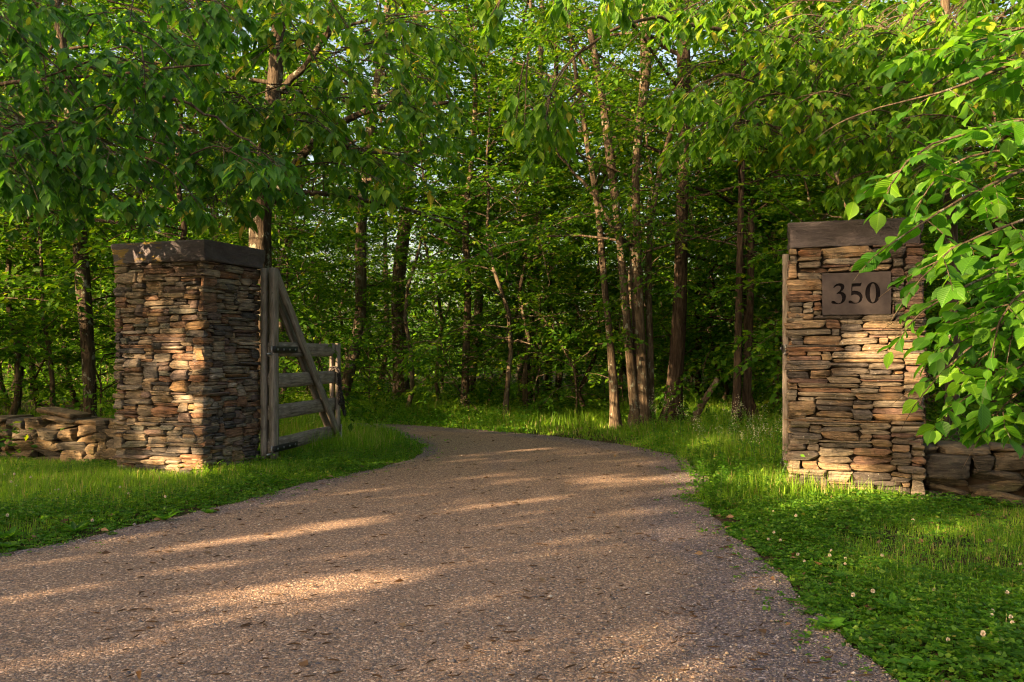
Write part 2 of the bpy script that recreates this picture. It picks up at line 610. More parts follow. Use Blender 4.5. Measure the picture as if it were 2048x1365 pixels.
def mat_floor():
    m, t, out = newmat('forest_soil')
    v = coords(t)
    a = noise(t, v, 1.1, 5, 0.65)
    b_ = noise(t, v, 40, 5, 0.7)
    col = ramp(t, b_, [(0.3, (0.02, 0.014, 0.009)), (0.5, (0.06, 0.042, 0.024)), (0.7, (0.13, 0.085, 0.045))])
    col = mixc(t, ramp(t, a, [(0.45, (0, 0, 0)), (0.6, (0.8, 0.8, 0.8))]), col, (0.02, 0.045, 0.009))
    principled(t, out, col, 0.95, bump(t, b_, 1.0, 0.03), 0.1)
    return m


M_FLOOR = mat_floor()

# ============================================================ driveway plan + ground
LE = [(-16, -6), (-10, 1), (-5.6, 3.6), (-4.0, 4.6), (-3.2, 5.3), (-2.78, 6.1), (-2.27, 7.38), (-1.9, 8.5), (-1.42, 9.5), (-1.16, 10.9), (-1.45, 12.5), (-2.5, 13.8), (-4.4, 14.6), (-9, 15.4), (-15, 16.8)]
RE = [(7, -6), (3.6, 0), (1.9, 1.9), (1.5, 2.8), (1.46, 3.6), (1.5, 4.6), (1.53, 5.8), (1.66, 7.38), (2.05, 9.1), (1.95, 10.9), (0.8, 12.9), (-0.8, 14.4), (-3, 15.7), (-9, 17.2), (-15, 18.9)]
LEs, REs = resample(LE, 170), resample(RE, 170)
jj = np.arange(170)
wob = lambda s: 0.025 * np.sin(jj * 1.9 + s) + 0.03 * np.sin(jj * 0.61 + 2 * s) * np.sin(jj * 0.23 + s)
LEs[:, 0] += wob(1.0)
REs[:, 0] += wob(4.0)
POLY = np.vstack([LEs, REs[::-1]])


def in_poly(x, y):
    inside = np.zeros(len(x), bool)
    n = len(POLY)
    x0, y0 = POLY[-1]
    for i in range(n):
        x1, y1 = POLY[i]
        c = ((y1 > y) != (y0 > y))
        if abs(y0 - y1) > 1e-9:
            inside ^= c & (x < (x0 - x1) * (y - y1) / (y0 - y1) + x1)
        x0, y0 = x1, y1
    return inside


def edge_dist(x, y):
    d = np.full(len(x), 1e9)
    pts = np.vstack([LEs[::1], REs[::1]])
    for i in range(0, len(x), 20000):
        dx = x[i:i + 20000, None] - pts[None, :, 0]
        dy = y[i:i + 20000, None] - pts[None, :, 1]
        d[i:i + 20000] = np.sqrt((dx * dx + dy * dy).min(1))
    return d


def gz(x, y):
    """ground height away from the drive"""
    x = np.asarray(x, float).ravel()
    y = np.asarray(y, float).ravel()
    d = edge_dist(x, y)
    ins = in_poly(x, y)
    k = np.clip((d - 0.1) / 1.5, 0, 1)
    k[ins] = 0
    h = 0.035 * snoise(np.stack([x, y], -1), 5, 3, 0.9) + 0.03
    far = np.clip((y - 16) / 30, 0, 1)
    h = h + far * 0.25 * snoise(np.stack([x, y], -1), 8, 2, 0.25)
    return h * k


def build_ground():
    xs = np.concatenate([[-900, -300, -120, -60], np.arange(-40, 40.01, 0.5), [60, 120, 300, 900]])
    ys = np.concatenate([[-300, -100, -40], np.arange(-16, 60.01, 0.5), [80, 140, 300, 1500]])
    X, Y = np.meshgrid(xs, ys, indexing='ij')
    Z = gz(X.ravel(), Y.ravel())
    # flatten all grid nodes close to the drive
    V = np.stack([X.ravel(), Y.ravel(), Z], -1)
    ny = len(ys)
    i, j = np.meshgrid(np.arange(len(xs) - 1), np.arange(ny - 1), indexing='ij')
    a = (i * ny + j).ravel()
    F = np.stack([a, a + ny, a + ny + 1, a + 1], -1)
    mb = MB()
    mb.add(V, F)
    tag(mb.build('ground', M_FLOOR, smooth=True), kind='structure')
    K = 40
    t = np.linspace(0, 1, K + 1)
    V = LEs[:, None] * (1 - t)[None, :, None] + REs[:, None] * t[None, :, None]
    V = np.concatenate([V, np.full(V.shape[:2] + (1,), 0.012)], -1)
    V[..., 2] += 0.012 * np.sin(t * pi)[None]
    i, j = np.meshgrid(np.arange(169), np.arange(K), indexing='ij')
    a = (i * (K + 1) + j).ravel()
    F = np.stack([a, a + 1, a + K + 2, a + K + 1], -1)
    mb = MB()
    mb.add(V.reshape(-1, 3), F)
    o = mb.build('driveway', M_GRAVEL, smooth=True)
    # wheel tracks: worn pale strips, loose grey stone along the edges and down the middle
    wv = V.reshape(-1, 3)
    wid = np.linalg.norm(REs - LEs, axis=1)[:, None]
    e = np.minimum(t[None] * wid, (1 - t)[None] * wid)
    worn = np.clip((e - 0.15) / 1.2, 0, 1) * 0.85
    worn = worn - 0.34 * np.exp(-((t[None] - 0.52) * wid / 0.3) ** 2)
    a = o.data.attributes.new('worn', 'FLOAT', 'POINT')
    a.data.foreach_set('value', worn.ravel().astype(np.float32))
    tag(o, kind='structure')


build_ground()

# ============================================================ stones
SBV, SBF = gridbox(9, 3, 6)
BIGV, BIGF = gridbox(12, 6, 8)


def stone(rng, x0, x1, y0, y1, z0, z1, rnd=0.1, rough=0.07, big=False, tilt=0.0, cuts=6):
    """irregular split stone filling a box: a block with its corners struck off; returns V,F"""
    T, F = (BIGV, BIGF) if big else (SBV, SBF)
    c = T.copy()
    n = c / np.linalg.norm(c, axis=1, keepdims=True)
    p = c * (1 - rnd) + n * 1.2 * rnd
    h = np.array([(x1 - x0) / 2, (y1 - y0) / 2, (z1 - z0) / 2])
    ctr = np.array([(x0 + x1) / 2, (y0 + y1) / 2, (z0 + z1) / 2])
    thin = h[0] > 1.6 * h[2]
    for k in range(cuts):
        a = (k + rng.uniform(0.15, 0.85)) * 2 * pi / cuts
        m = np.array([cos(a), rng.uniform(-0.45, 0.45), sin(a)])
        m /= np.linalg.norm(m)
        sup = abs(m[0]) + abs(m[2]) + abs(m[1])
        e = p @ m - sup * rng.uniform(0.7, 0.96)
        k2 = e > 0
        p[k2] -= e[k2, None] * m
    # struck face
    for sg in (-1, 1):
        m = np.array([rng.normal(0, 0.18), sg, rng.normal(0, 0.3)])
        m /= np.linalg.norm(m)
        e = p @ m - rng.uniform(0.88, 1.0)
        k2 = e > 0
        p[k2] -= e[k2, None] * m * 0.8
    p[:, 2] += rng.uniform(-0.2, 0.2) * p[:, 0] * (1 if thin else 0.3)
    p[:, 0] += rng.uniform(-0.15, 0.15) * p[:, 2]
    w = p * h
    sd = int(rng.integers(1e6))
    m = min(h)
    for k in range(3):
        w[:, k] += snoise(w / m * [0.7, 1, 1.6], sd + k, 3, 0.9) * m * rough * (1.6, 1.0, 0.7)[k]
    lay = np.floor((w[:, 2] + 0.3 * w[:, 0] * rng.uniform(-0.2, 0.2)) / (0.013 + 0.012 * rng.random()))
    led = np.sin(lay * 12.9898 + sd) * 0.0065
    w[:, 1] += led * np.sign(c[:, 1]) * (np.abs(c[:, 1]) > 0.99)
    w[:, 0] += led * np.sign(c[:, 0]) * (np.abs(c[:, 0]) > 0.99)
    if tilt:
        X = w[:, 0] * cos(tilt) - w[:, 2] * sin(tilt)
        Z = w[:, 0] * sin(tilt) + w[:, 2] * cos(tilt)
        w[:, 0], w[:, 2] = X, Z
    return w + ctr, F


def pack(nu, nv, rng, wmin, wmax, hp, bigp, corners=(), blocked=None):
    occ = np.zeros((nv, nu), bool)
    if blocked is not None:
        a, b, c_, d = blocked
        occ[c_:d, a:b] = True
    ids = np.full((nv, nu), -1)
    out = []
    for v in range(nv):
        u = 0
        while u < nu:
            if occ[v, u]:
                u += 1
                continue
            run = 0
            while u + run < nu and not occ[v, u + run]:
                run += 1
            h = int(rng.choice(len(hp), p=hp)) + 1
            w = int(rng.integers(wmin, wmax + 1))
            if h <= 1:
                w = int(w * 1.2)
            if h >= 4:
                w = int(min(w, h * 3.2))
            if rng.random() < bigp:
                h = int(rng.integers(4, 8))
                w = int(h * rng.uniform(1.0, 1.9))
            w = min(w, run)
            if run - w < 3:
                w = run if run <= wmax * 1.3 else run // 2
            for cc in corners:
                if u < cc < u + w:
                    if cc - u < 3:
                        w = min(run, max(w, cc - u + 4))
                    if u + w - cc < 3:
                        w = cc - u
                if 0 < cc - (u + w) < 3:
                    w = min(run, cc - u)
                    if cc - u > wmax * 1.4:
                        w = (cc - u) // 2
            w = max(1, w)
            if v > 0 and w < run and 0 < u + w < nu and ids[v - 1, u + w - 1] != ids[v - 1, u + w]:
                if not any(abs(u + w - cc) < 5 for cc in corners):
                    w = min(run, w + int(rng.integers(2, 4)))
            h = min(h, nv - v)
            hh = 1
            while hh < h and not occ[v + hh, u:u + w].any():
                hh += 1
            h = hh
            occ[v:v + h, u:u + w] = True
            ids[v:v + h, u:u + w] = len(out)
            out.append((u, v, w, h))
            u += w
    return out


def masonry(WX, WY, H, rng, du, dv, wmin, wmax, hp, bigp, blocked=None):
    """stone skin round a rectangular pillar, local origin at the middle of its base"""
    nx, ny = round(WX / du), round(WY / du)
    # strip starts in the middle of the back face: back half, left, front, right, back half
    hb = nx // 2
    cor = [hb, hb + ny, hb + ny + nx, hb + ny + nx + ny]
    nu = cor[3] + (nx - hb)
    nv = round(H / dv)
    bl = None
    if blocked:
        bl = (cor[1] + blocked[0], cor[1] + blocked[1], blocked[2], blocked[3])
    st = pack(nu, nv, rng, wmin, wmax, hp, bigp, cor, bl)
    sx, sy = WX / nx, WY / ny
    # sides: (start, origin corner, direction, inward)
    sides = [(0, (0, WY / 2), (-1, 0), (0, -1), sx), (cor[0], (-WX / 2, WY / 2), (0, -1), (1, 0), sy), (cor[1], (-WX / 2, -WY / 2), (1, 0), (0, 1), sx),
             (cor[2], (WX / 2, -WY / 2), (0, 1), (-1, 0), sy), (cor[3], (WX / 2, WY / 2), (-1, 0), (0, -1), sx), (nu + 999, None, None, None, 1)]
    mb = MB()

    def side(u):
        for k in range(5):
            if u < sides[k + 1][0]:
                return k
    g = 0.004
    for (u, v, w, h) in st:
        z0, z1 = v * dv + g * 0.3, (v + h) * dv - g * 0.3
        k0, k1 = side(u), side(u + w - 1)
        dep = rng.uniform(0.11, 0.15)
        out = rng.normal(0.002, 0.013)
        s = sides[k0]
        if k0 == 0:
            org = np.array(s[1])
            a0, a1 = u * s[4], min(u + w, cor[0]) * s[4]
        else:
            org = np.array(s[1])
            a0, a1 = (u - s[0]) * s[4], (min(u + w, sides[k0 + 1][0]) - s[0]) * s[4]
        dr, inn = np.array(s[2], float), np.array(s[3], float)
        if k1 != k0:
            dep = (u + w - sides[k1][0]) * sides[k1][4]
            a1 += max(0.0, rng.normal(0.004, 0.006))
            dep = max(dep, 0.06)
        p0 = org + dr * (a0 + g) - inn * out
        p1 = org + dr * (a1 - (g if k1 == k0 else 0)) + inn * (dep - (g if k1 != k0 else 0))
        xa, xb = sorted((p0[0], p1[0]))
        ya, yb = sorted((p0[1], p1[1]))
        isbig = h >= 4
        V, F = stone(rng, xa, xb, ya, yb, z0, z1, rnd=rng.uniform(0.0, 0.1) if not isbig else rng.uniform(0.0, 0.16), rough=0.15, big=isbig)
        mb.add(V, F)
    return mb


def capstone(mb, x0, x1, y0, y1, z0, z1, seed, chip=0.03):
    T, F = gridbox(44, 36, 9)
    h = np.array([(x1 - x0) / 2, (y1 - y0) / 2, (z1 - z0) / 2])
    w = T * h
    ctr = np.array([(x0 + x1) / 2, (y0 + y1) / 2, (z0 + z1) / 2])
    zt = (T[:, 2] + 1) / 2
    n1 = snoise(w * [1, 1, 2.2], seed, 4, 7.0)
    n2 = snoise(w, seed + 3, 3, 3.5)
    low = np.clip(1.15 - zt * 1.3, 0, 1)
    amt = (n1 * 0.6 - 0.35) * chip * (0.25 + low) + 0.35 * chip * n2
    fx = np.abs(T[:, 0]) > 0.99
    fy = np.abs(T[:, 1]) > 0.99
    w[fx, 0] += (np.sign(T[:, 0]) * amt)[fx]
    w[fy, 1] += (np.sign(T[:, 1]) * amt)[fy]
    bot = T[:, 2] < -0.99
    w[:, 2] += np.where(bot, 0, 1) * zt * 0.006 * n2 + 0.0
    w[bot, 2] += (0.012 * n2)[bot]
    edge = np.maximum(np.abs(T[:, 0]), np.abs(T[:, 1])) > 0.99
    w[edge & (T[:, 2] > 0.99), 2] -= 0.006 + 0.006 * np.abs(n1[edge & (T[:, 2] > 0.99)])
    mb.add(w + ctr, F)


ROT = R(-19.0)
cR, sR = cos(ROT), sin(ROT)
HP = [0.15, 0.36, 0.27, 0.15, 0.07]


def rot2(x, y):
    return np.array([x * cR - y * sR, x * sR + y * cR])


# ---- left pillar (front right corner of the photo's left pillar at px 408)
def left_pillar():
    rng = np.random.default_rng(11)
    WX, WY, H = 1.14, 0.95, 2.235
    corner = P(407, 955, 8.67)[:2]
    c = corner - rot2(WX / 2, -WY / 2)
    root = empty('stone_pillar', (c[0], c[1], -0.02), ROT)
    tag(root, 'square gate pillar of thin stacked fieldstone with a wooden gate on its right side', 'gate pillar')
    mb = masonry(WX, WY, H, rng, 0.025, 0.0185, 6, 19, HP, 0.1)
    mb.build('masonry', M_STONE, root)
    core = MB()
    core.add(*box(-WX / 2 + 0.05, WX / 2 - 0.05, -WY / 2 + 0.05, WY / 2 - 0.05, 0, H))
    core.build('mortar_core', M_DARK, root)
    cp = MB()
    capstone(cp, -WX / 2 - 0.035, WX / 2 + 0.035, -WY / 2 - 0.03, WY / 2 + 0.03, H + 0.004, H + 0.225, 4)
    cap = cp.build('capstone', mat_cap(True), root)
    return root, c, WX, WY


def mat_cap(yellow):
    m = M_SLAB.copy()
    m.name = 'bluestone_cap'
    if not yellow:
        for n in m.node_tree.nodes:
            if n.type == 'VALTORGB':
                for e in n.color_ramp.elements:
                    if e.color[0] < 0.25:
                        e.color = (e.color[0] * 0.72, e.color[1] * 0.7, e.color[2] * 0.66, 1)
    if yellow:
        t = m.node_tree
        p = [n for n in t.nodes if n.type == 'BSDF_PRINCIPLED'][0]
        src = p.inputs['Base Color'].links[0].from_socket
        v = coords(t, (2.2, 2.2, 7))
        a = noise(t, v, 1.6, 4, 0.6, 1.2)
        tc = t.nodes.new('ShaderNodeTexCoord')
        sp = t.nodes.new('ShaderNodeSeparateXYZ')
        t.links.new(tc.outputs['Object'], sp.inputs[0])
        lim = ramp(t, sp.outputs[0], [(0.0, (1, 1, 1)), (0.08, (0, 0, 0))])
        f = ramp(t, a, [(0.53, (0, 0, 0)), (0.6, (0.85, 0.85, 0.85))])
        f2 = mixc(t, 1.0, f, lim, 'MULTIPLY')
        c = mixc(t, f2, src, (0.36, 0.24, 0.045))
        t.links.new(c, p.inputs['Base Color'])
    return m


LP, LPC, LWX, LWY = left_pillar()


# ---- right pillar with number plaque
def right_pillar():
    rng = np.random.default_rng(23)
    WX, WY, H = 1.07, 0.95, 2.2
    corner = P(1577, 1000, 7.38)[:2]
    c = corner - rot2(-WX / 2, -WY / 2)
    root = empty('stone_pillar', (c[0], c[1], -0.02), ROT)
    tag(root, 'square gate pillar of long flat stones carrying a house number plaque', 'gate pillar')
    # plaque: photo px 1643..1782 x 545..632
    du, dv = 0.025, 0.0195
    px0, px1 = 0.275, 0.815
    zc = CAMH + (712 - 588) / FPX * 7.22 + 0.02
    ph = 0.375
    bl = (round(px0 / (WX / round(WX / du)) * 1.0), round(px1 / (WX / round(WX / du))), round((zc - ph / 2) / dv), round((zc + ph / 2) / dv))
    mb = masonry(WX, WY, H, rng, du, dv, 6, 23, [0.16, 0.34, 0.28, 0.15, 0.07], 0.055, blocked=bl)
    mb.build('masonry', M_STONE_R, root)
    core = MB()
    core.add(*box(-WX / 2 + 0.05, WX / 2 - 0.05, -WY / 2 + 0.05, WY / 2 - 0.05, 0, H))
    core.build('mortar_core', M_DARK, root)
    cp = MB()
    capstone(cp, -WX / 2 - 0.01, WX / 2 + 0.0, -WY / 2 - 0.02, WY / 2 + 0.02, H + 0.004, H + 0.225, 9, 0.055)
    cp.build('capstone', mat_cap(False), root)
    # plaque with engraved numerals
    s = 0.54 / 1655.0

    def tr(pts):
        return [((x - 1002) * s, -(y - 640) * s * 1.03) for x, y in pts]
    three = tr([(445, 480), (480, 420), (530, 385), (590, 372), (650, 378), (700, 405), (718, 450), (710, 500), (675, 555), (635, 588), (700, 610), (745, 655), (757, 715), (745, 785), (710, 845), (650, 885), (580, 903), (510, 900), (450, 892), (410, 880), (395, 850), (405, 825), (440, 812), (480, 828), (520, 862), (570, 880), (620, 865), (650, 820), (660, 760), (653, 700), (625, 655), (580, 636), (515, 645), (545, 608), (590, 575), (622, 530), (632, 490), (620, 455), (580, 435), (530, 440), (490, 462), (460, 490)])
    five = tr([(890, 385), (1095, 385), (1135, 362), (1130, 395), (1105, 465), (912, 465), (907, 572), (960, 566), (1040, 580), (1110, 620), (1150, 680), (1158, 740), (1140, 810), (1090, 865), (1020, 892), (940, 898), (870, 888), (825, 880), (812, 850), (825, 820), (860, 810), (900, 828), (940, 864), (990, 878), (1050, 862), (1080, 810), (1088, 750), (1065, 702), (1010, 672), (950, 665), (878, 690)])
    th = np.linspace(0, 2 * pi, 40, endpoint=False)
    zo = tr([(1398 + 180 * cos(a), 632 + 268 * sin(a)) for a in th])
    zi = tr([(1402 + 72 * cos(a), 634 + 238 * sin(a)) for a in th])

    def curve_mesh(name, loops, ext, mat, parent, loc):
        cu = bpy.data.curves.new(name, 'CURVE')
        cu.dimensions = '2D'
        cu.fill_mode = 'BOTH'
        cu.extrude = ext
        for lp in loops:
            sp = cu.splines.new('POLY')
            sp.points.add(len(lp) - 1)
            for p, (x, y) in zip(sp.points, lp):
                p.co = (x, y, 0, 1)
            sp.use_cyclic_u = True
        tmp = bpy.data.objects.new(name, cu)
        COL.objects.link(tmp)
        dg = bpy.context.evaluated_depsgraph_get()
        dg.update()
        me = bpy.data.meshes.new_from_object(tmp.evaluated_get(dg))
        bpy.data.objects.remove(tmp)
        o = bpy.data.objects.new(name, me)
        COL.objects.link(o)
        me.materials.clear()
        me.materials.append(mat)
        o.parent = parent
        o.location = loc
        o.rotation_euler = (pi / 2, 0, 0)
        return o
    rg = np.random.default_rng(3)
    hw, hh = 0.27, 0.178
    per = []
    for (a, b, n) in (((-hw, -hh), (hw, -hh), 30), ((hw, -hh), (hw, hh), 20), ((hw, hh), (-hw, hh), 30), ((-hw, hh), (-hw, -hh), 20)):
        for k in range(n):
            t = k / n
            per.append((a[0] + (b[0] - a[0]) * t + rg.normal(0, 0.0013), a[1] + (b[1] - a[1]) * t + rg.normal(0, 0.0013)))
    xc = (px0 + px1) / 2 - WX / 2
    yf = -WY / 2 - 0.012
    pq = curve_mesh('number_plaque', [per, three, five, zo, zi], 0.006, M_PLAQUE, root, (xc, yf, zc))
    pq['label'] = 'dark slate plaque engraved 350'
    # backing of the engraving, and the body of the slab behind
    for nm, lp in (('numeral', [three]), ('numeral', [five]), ('numeral', [zo, zi])):
        o = curve_mesh(nm, lp, 0.001, M_ENGR, pq, (0, 0, 0))
        o.rotation_euler = (0, 0, 0)
        o.location = (0, 0, -0.004)
    b = MB()
    b.add(*box(xc - hw, xc + hw, yf + 0.0065, -WY / 2 + 0.06, zc - hh, zc + hh))
    b.build('plaque_backing', M_PLAQUE, root)
    return root, c, WX, WY


RP, RPC, RWX, RWY = right_pillar()


# ---- dry stone walls
def dry_wall(start, length, height, thick, seed, mat, label, dirn, wr=(9, 19), hp=(0.03, 0.2, 0.3, 0.28, 0.14, 0.05)):
    """start: plan point at the pillar; dirn +1 runs local +x, -1 runs local -x"""
    rng = np.random.default_rng(seed)
    root = empty('dry_stone_wall', (start[0], start[1], -0.03), ROT)
    tag(root, label, 'stone wall')
    du, dv = 0.03, 0.03
    nu, nv = int(length / du), int(height / dv)
    mb = MB()
    for (u, v, w, h) in pack(nu, nv, rng, wr[0], wr[1], list(hp), 0.05):
        x0, x1 = u * du, (u + w) * du
        if dirn < 0:
            x0, x1 = -x1, -x0
        top = v + h >= nv
        z0, z1 = v * dv, (v + h) * dv + (rng.uniform(-0.05, 0.04) if top else 0)
        if z1 - z0 < 0.035:
            z1 = z0 + 0.04
        front = rng.normal(0, 0.025) + 0.06 * (v / nv)
        V, F = stone(rng, x0 - 0.002, x1 + 0.002, front, thick + rng.normal(0, 0.02), z0 - 0.006, z1 + 0.006, rnd=rng.uniform(0.02, 0.25), rough=0.16, big=True, tilt=rng.normal(0, 0.12), cuts=9)
        mb.add(V, F)
    mb.build('stonework', mat, root)
    core = MB()
    a, b = (0.05, length) if dirn > 0 else (-length, -0.05)
    core.add(*box(a, b, 0.13, thick - 0.08, 0, height - 0.16))
    core.build('rubble_core', M_DARK, root)
    return root


wl = LPC + rot2(-LWX / 2 + 0.02, -0.02)
DL = dry_wall(wl, 5.0, 0.54, 0.5, 5, M_STONE_W, 'low dry stone wall of rough slabs running off from the left pillar', -1)
wr_ = RPC + rot2(RWX / 2 + 0.01, -0.4)
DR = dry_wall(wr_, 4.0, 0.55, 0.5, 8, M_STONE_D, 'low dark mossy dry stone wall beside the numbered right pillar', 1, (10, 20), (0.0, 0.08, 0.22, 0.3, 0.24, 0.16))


def loose(name, loc, size, seed, tilt, rz, label):
    mb = MB()
    rng = np.random.default_rng(seed)
    V, F = stone(rng, -size[0] / 2, size[0] / 2, -size[1] / 2, size[1] / 2, -size[2] / 2, size[2] / 2, 0.15, 0.16, True, tilt)
    mb.add(V, F)
    o = mb.build(name, M_STONE_W)
    o.location = loc
    o.rotation_euler = (0, 0, rz)
    tag(o, label, 'stone')


q = P(128, 826, 10.15)
loose('stone_slab', q, (0.55, 0.34, 0.06), 4, -0.13, ROT, 'long thin tilted slab lying loose on top of the left wall')

# ============================================================ gates


def board(name, p0, p1, wdt, thk, nrm, parent, mat=M_WOOD, seed=0):
    """plank from p0 to p1 (parent space); wdt across, thk along nrm; mesh long axis = local X"""
    p0, p1, nrm = Vector(p0), Vector(p1), Vector(nrm).normalized()
    L = (p1 - p0).length
    T, F = gridbox(max(4, int(L / 0.12)), 2, 3)
    rg = np.random.default_rng(seed + 50)
    v = T * np.array([L / 2, thk / 2, wdt / 2])
    e = (np.abs(T[:, 1]) > 0.9) & (np.abs(T[:, 2]) > 0.9)
    v[e] *= np.array([1, 0.93, 0.975])
    v[:, 2] += 0.0035 * snoise(v[:, :1] * 4 + seed, seed, 2, 1.0)
    v += rg.normal(0, 0.0008, v.shape)
    mb = MB()
    mb.add(v, F)
    o = mb.build(name, mat, parent)
    x = (p1 - p0).normalized()
    y = (nrm - x * nrm.dot(x)).normalized()
    z = x.cross(y)
    M = Matrix((x, y, z)).transposed().to_4x4()
    M.translation = (p0 + p1) / 2
    o.matrix_local = M
    return o


def make_gate(name, hinge, direction, side, label, length=2.1):
    """local x = along the gate from the hinge, local z up, local y = the gate's thickness (-y = the face with straps)"""
    ang = math.atan2(direction[1], direction[0])
    root = empty(name, (hinge[0], hinge[1], 0), ang)
    tag(root, label, 'gate')
    L = length
    ys = side
    zs = [1.325, 0.965, 0.605, 0.235]
    for k, z in enumerate(zs):
        board('rail', (0.0, 0, z), (L, 0, z), 0.168, 0.03, (0, 1, 0), root, seed=k + 1)
    for k, yy in enumerate((-0.052, 0.052)):
        board('hinge_stile', (0.02, yy, 0.1), (0.02, yy, 2.23), 0.125, 0.062, (0, 1, 0), root, seed=11 + k)
        board('end_stile', (L - 0.05, yy * 0.8, 0.14), (L - 0.05, yy * 0.8, 1.42), 0.1, 0.04, (0, 1, 0), root, seed=21 + k)
        board('diagonal_brace', (0.07, yy * 0.97, 2.17), (L - 0.08, yy * 0.97, 0.2), 0.12, 0.038, (0, 1, 0), root, seed=31 + k)
    for z in (1.32, 0.21):
        st = MB()
        yf = ys * -0.09
        a, b = sorted((yf, yf + ys * 0.008))
        T, F = gridbox(10, 1, 2)
        st.add((T + 1) / 2 * [0.66, b - a, 0.07] + [-0.07, a, z - 0.035], F)
        s = st.build('strap_hinge', M_IRON, root)
        for k in range(4):
            bt = MB()
            V, FF = tube([(0.02 + k * 0.16, yf - ys * 0.004, z), (0.02 + k * 0.16, yf - ys * 0.014, z)], 0.012, 8)
            bt.add(V, FF)
            bt.build('bolt', M_STEEL, s)
        pn = MB()
        V, FF = tube([(-0.03, yf * 0.6, z - 0.05), (-0.16, yf * 0.6 , z - 0.05)], 0.013, 10)
        pn.add(V, FF)
        V, FF = tube([(-0.045, yf * 0.6, z - 0.055), (-0.045, yf * 0.6, z + 0.04)], 0.011, 10)
        pn.add(V, FF)
        pn.build('hinge_pin', M_STEEL, root)
    return root


hinge = P(527, 900, 9.5)
GL = make_gate('wooden_gate', (hinge[0] + 0.06, 9.5), (0.155, 0.985), 1, 'open weathered wooden gate with a diagonal brace hung on the left pillar')
# drop rod at the foot of the free end
ga = GL.rotation_euler.z
ml = Matrix.Rotation(ga, 4, 'Z')
ml.translation = GL.location
mb = MB()
V, F = tube([(2.05, -0.085, 0.32), (2.06, -0.09, 0.1), (1.9, -0.35, 0.01)], 0.012, 8)
mb.add(V, F)
V, F = tube([(2.04, -0.085, 0.2), (2.04, -0.06, 0.2)], 0.02, 8)
mb.add(V, F)
mb.build('drop_rod', M_STEEL, GL)


def chain():
    """heavy black chain looped over the second rail against the end stile"""
    pts = resample([(1.97, -0.1, 0.62), (1.98, -0.085, 0.98), (1.985, -0.04, 1.075), (2.0, 0.03, 1.08), (2.06, 0.07, 1.02), (2.1, -0.02, 0.86), (2.11, -0.08, 0.68), (2.12, -0.09, 0.52)], 40)
    mb = MB()
    T = norm(np.gradient(pts, axis=0))
    for i in range(len(pts)):
        t = T[i]
        ref = np.array([0, 1.0, 0]) if i % 2 else np.array([1.0, 0, 0.3])
        a = norm(np.cross(t, ref))
        th = np.linspace(0, 2 * pi, 13)
        lp = pts[i] + np.outer(np.cos(th) * 0.034, t) + np.outer(np.sin(th) * 0.021, a)
        V, F = tube(lp, 0.0095, 6, False)
        mb.add(V, F)
    o = mb.build('chain', M_CHAIN, smooth=True)
    o.matrix_world = ml
    tag(o, 'heavy black chain draped over the free end of the left gate', 'chain')
    mb = MB()
    T2, F2 = gridbox(4, 2, 4)
    mb.add(T2 * [0.03, 0.014, 0.034] + [2.12, -0.11, 0.47], F2)
    V, F = tube([(2.105, -0.11, 0.5), (2.105, -0.11, 0.54), (2.12, -0.11, 0.56), (2.135, -0.11, 0.54), (2.135, -0.11, 0.5)], 0.005, 6)
    mb.add(V, F)
    k = mb.build('padlock', M_IRON)
    k.matrix_world = ml
    tag(k, 'small dark padlock hanging from the chain on the left gate', 'padlock')


chain()
hr = P(1583, 900, 8.2)
GR = make_gate('wooden_gate', (hr[0], 8.2), (0.34, 0.94), -1, 'open wooden gate seen edge on behind the numbered right pillar')

# ============================================================ foliage generators
_wa = [(0.07, 0.13), (0.24, 0.33), (0.46, 0.385), (0.68, 0.3), (0.86, 0.12)]
LT_NEAR = np.array([[0, 0, 0], [0.24, 0, -0.03], [0.46, 0, -0.045], [0.68, 0, -0.07], [0.86, 0, -0.11], [1, 0, -0.17]]
                   + [[a, w, 0.13 * w - 0.1 * a * a] for a, w in _wa] + [[a, -w, 0.13 * w - 0.1 * a * a] for a, w in _wa])
LF_NEAR = []
for _o, _fl in ((6, False), (11, True)):
    for _t in ([0, 1, _o], [_o, 1, _o + 1], [1, 2, _o + 1], [_o + 1, 2, _o + 2], [2, 3, _o + 2], [_o + 2, 3, _o + 3], [3, 4, _o + 3], [_o + 3, 4, _o + 4], [4, 5, _o + 4]):
        LF_NEAR.append(_t[::-1] if _fl else _t)
LF_NEAR = np.array(LF_NEAR)
LT_MID = np.array([[0, 0, 0], [0.42, 0, -0.04], [1, 0, -0.12], [0.38, 0.3, 0.04], [0.38, -0.3, 0.04]])
LF_MID = np.array([[0, 1, 3], [1, 2, 3], [0, 4, 1], [1, 4, 2]])
LT_FAR = np.array([[0, 0, 0], [0.45, 0.32, 0.05], [1, 0, -0.05], [0.45, -0.32, 0.05]])
LF_FAR = np.array([[0, 2, 1], [0, 3, 2]])


def leaves(mb, pos, d, nrm, ln, wd=1.0, kind='mid'):
    T, F = {'near': (LT_NEAR, LF_NEAR), 'mid': (LT_MID, LF_MID), 'far': (LT_FAR, LF_FAR)}[kind]
    d = norm(d)
    b = norm(np.cross(nrm, d))
    n = np.cross(d, b)
    ln = np.broadcast_to(np.asarray(ln, float), (len(pos),))
    V = pos[:, None] + ln[:, None, None] * (d[:, None] * T[None, :, 0:1] + b[:, None] * T[None, :, 1:2] * wd + n[:, None] * T[None, :, 2:3])
    F2 = (F[None] + (np.arange(len(pos)) * len(T))[:, None, None]).reshape(-1, 3)
    if kind == 'near':
        mb.uv[mb.n] = np.tile(T, (len(pos), 1))
    mb.add(V.reshape(-1, 3), F2)


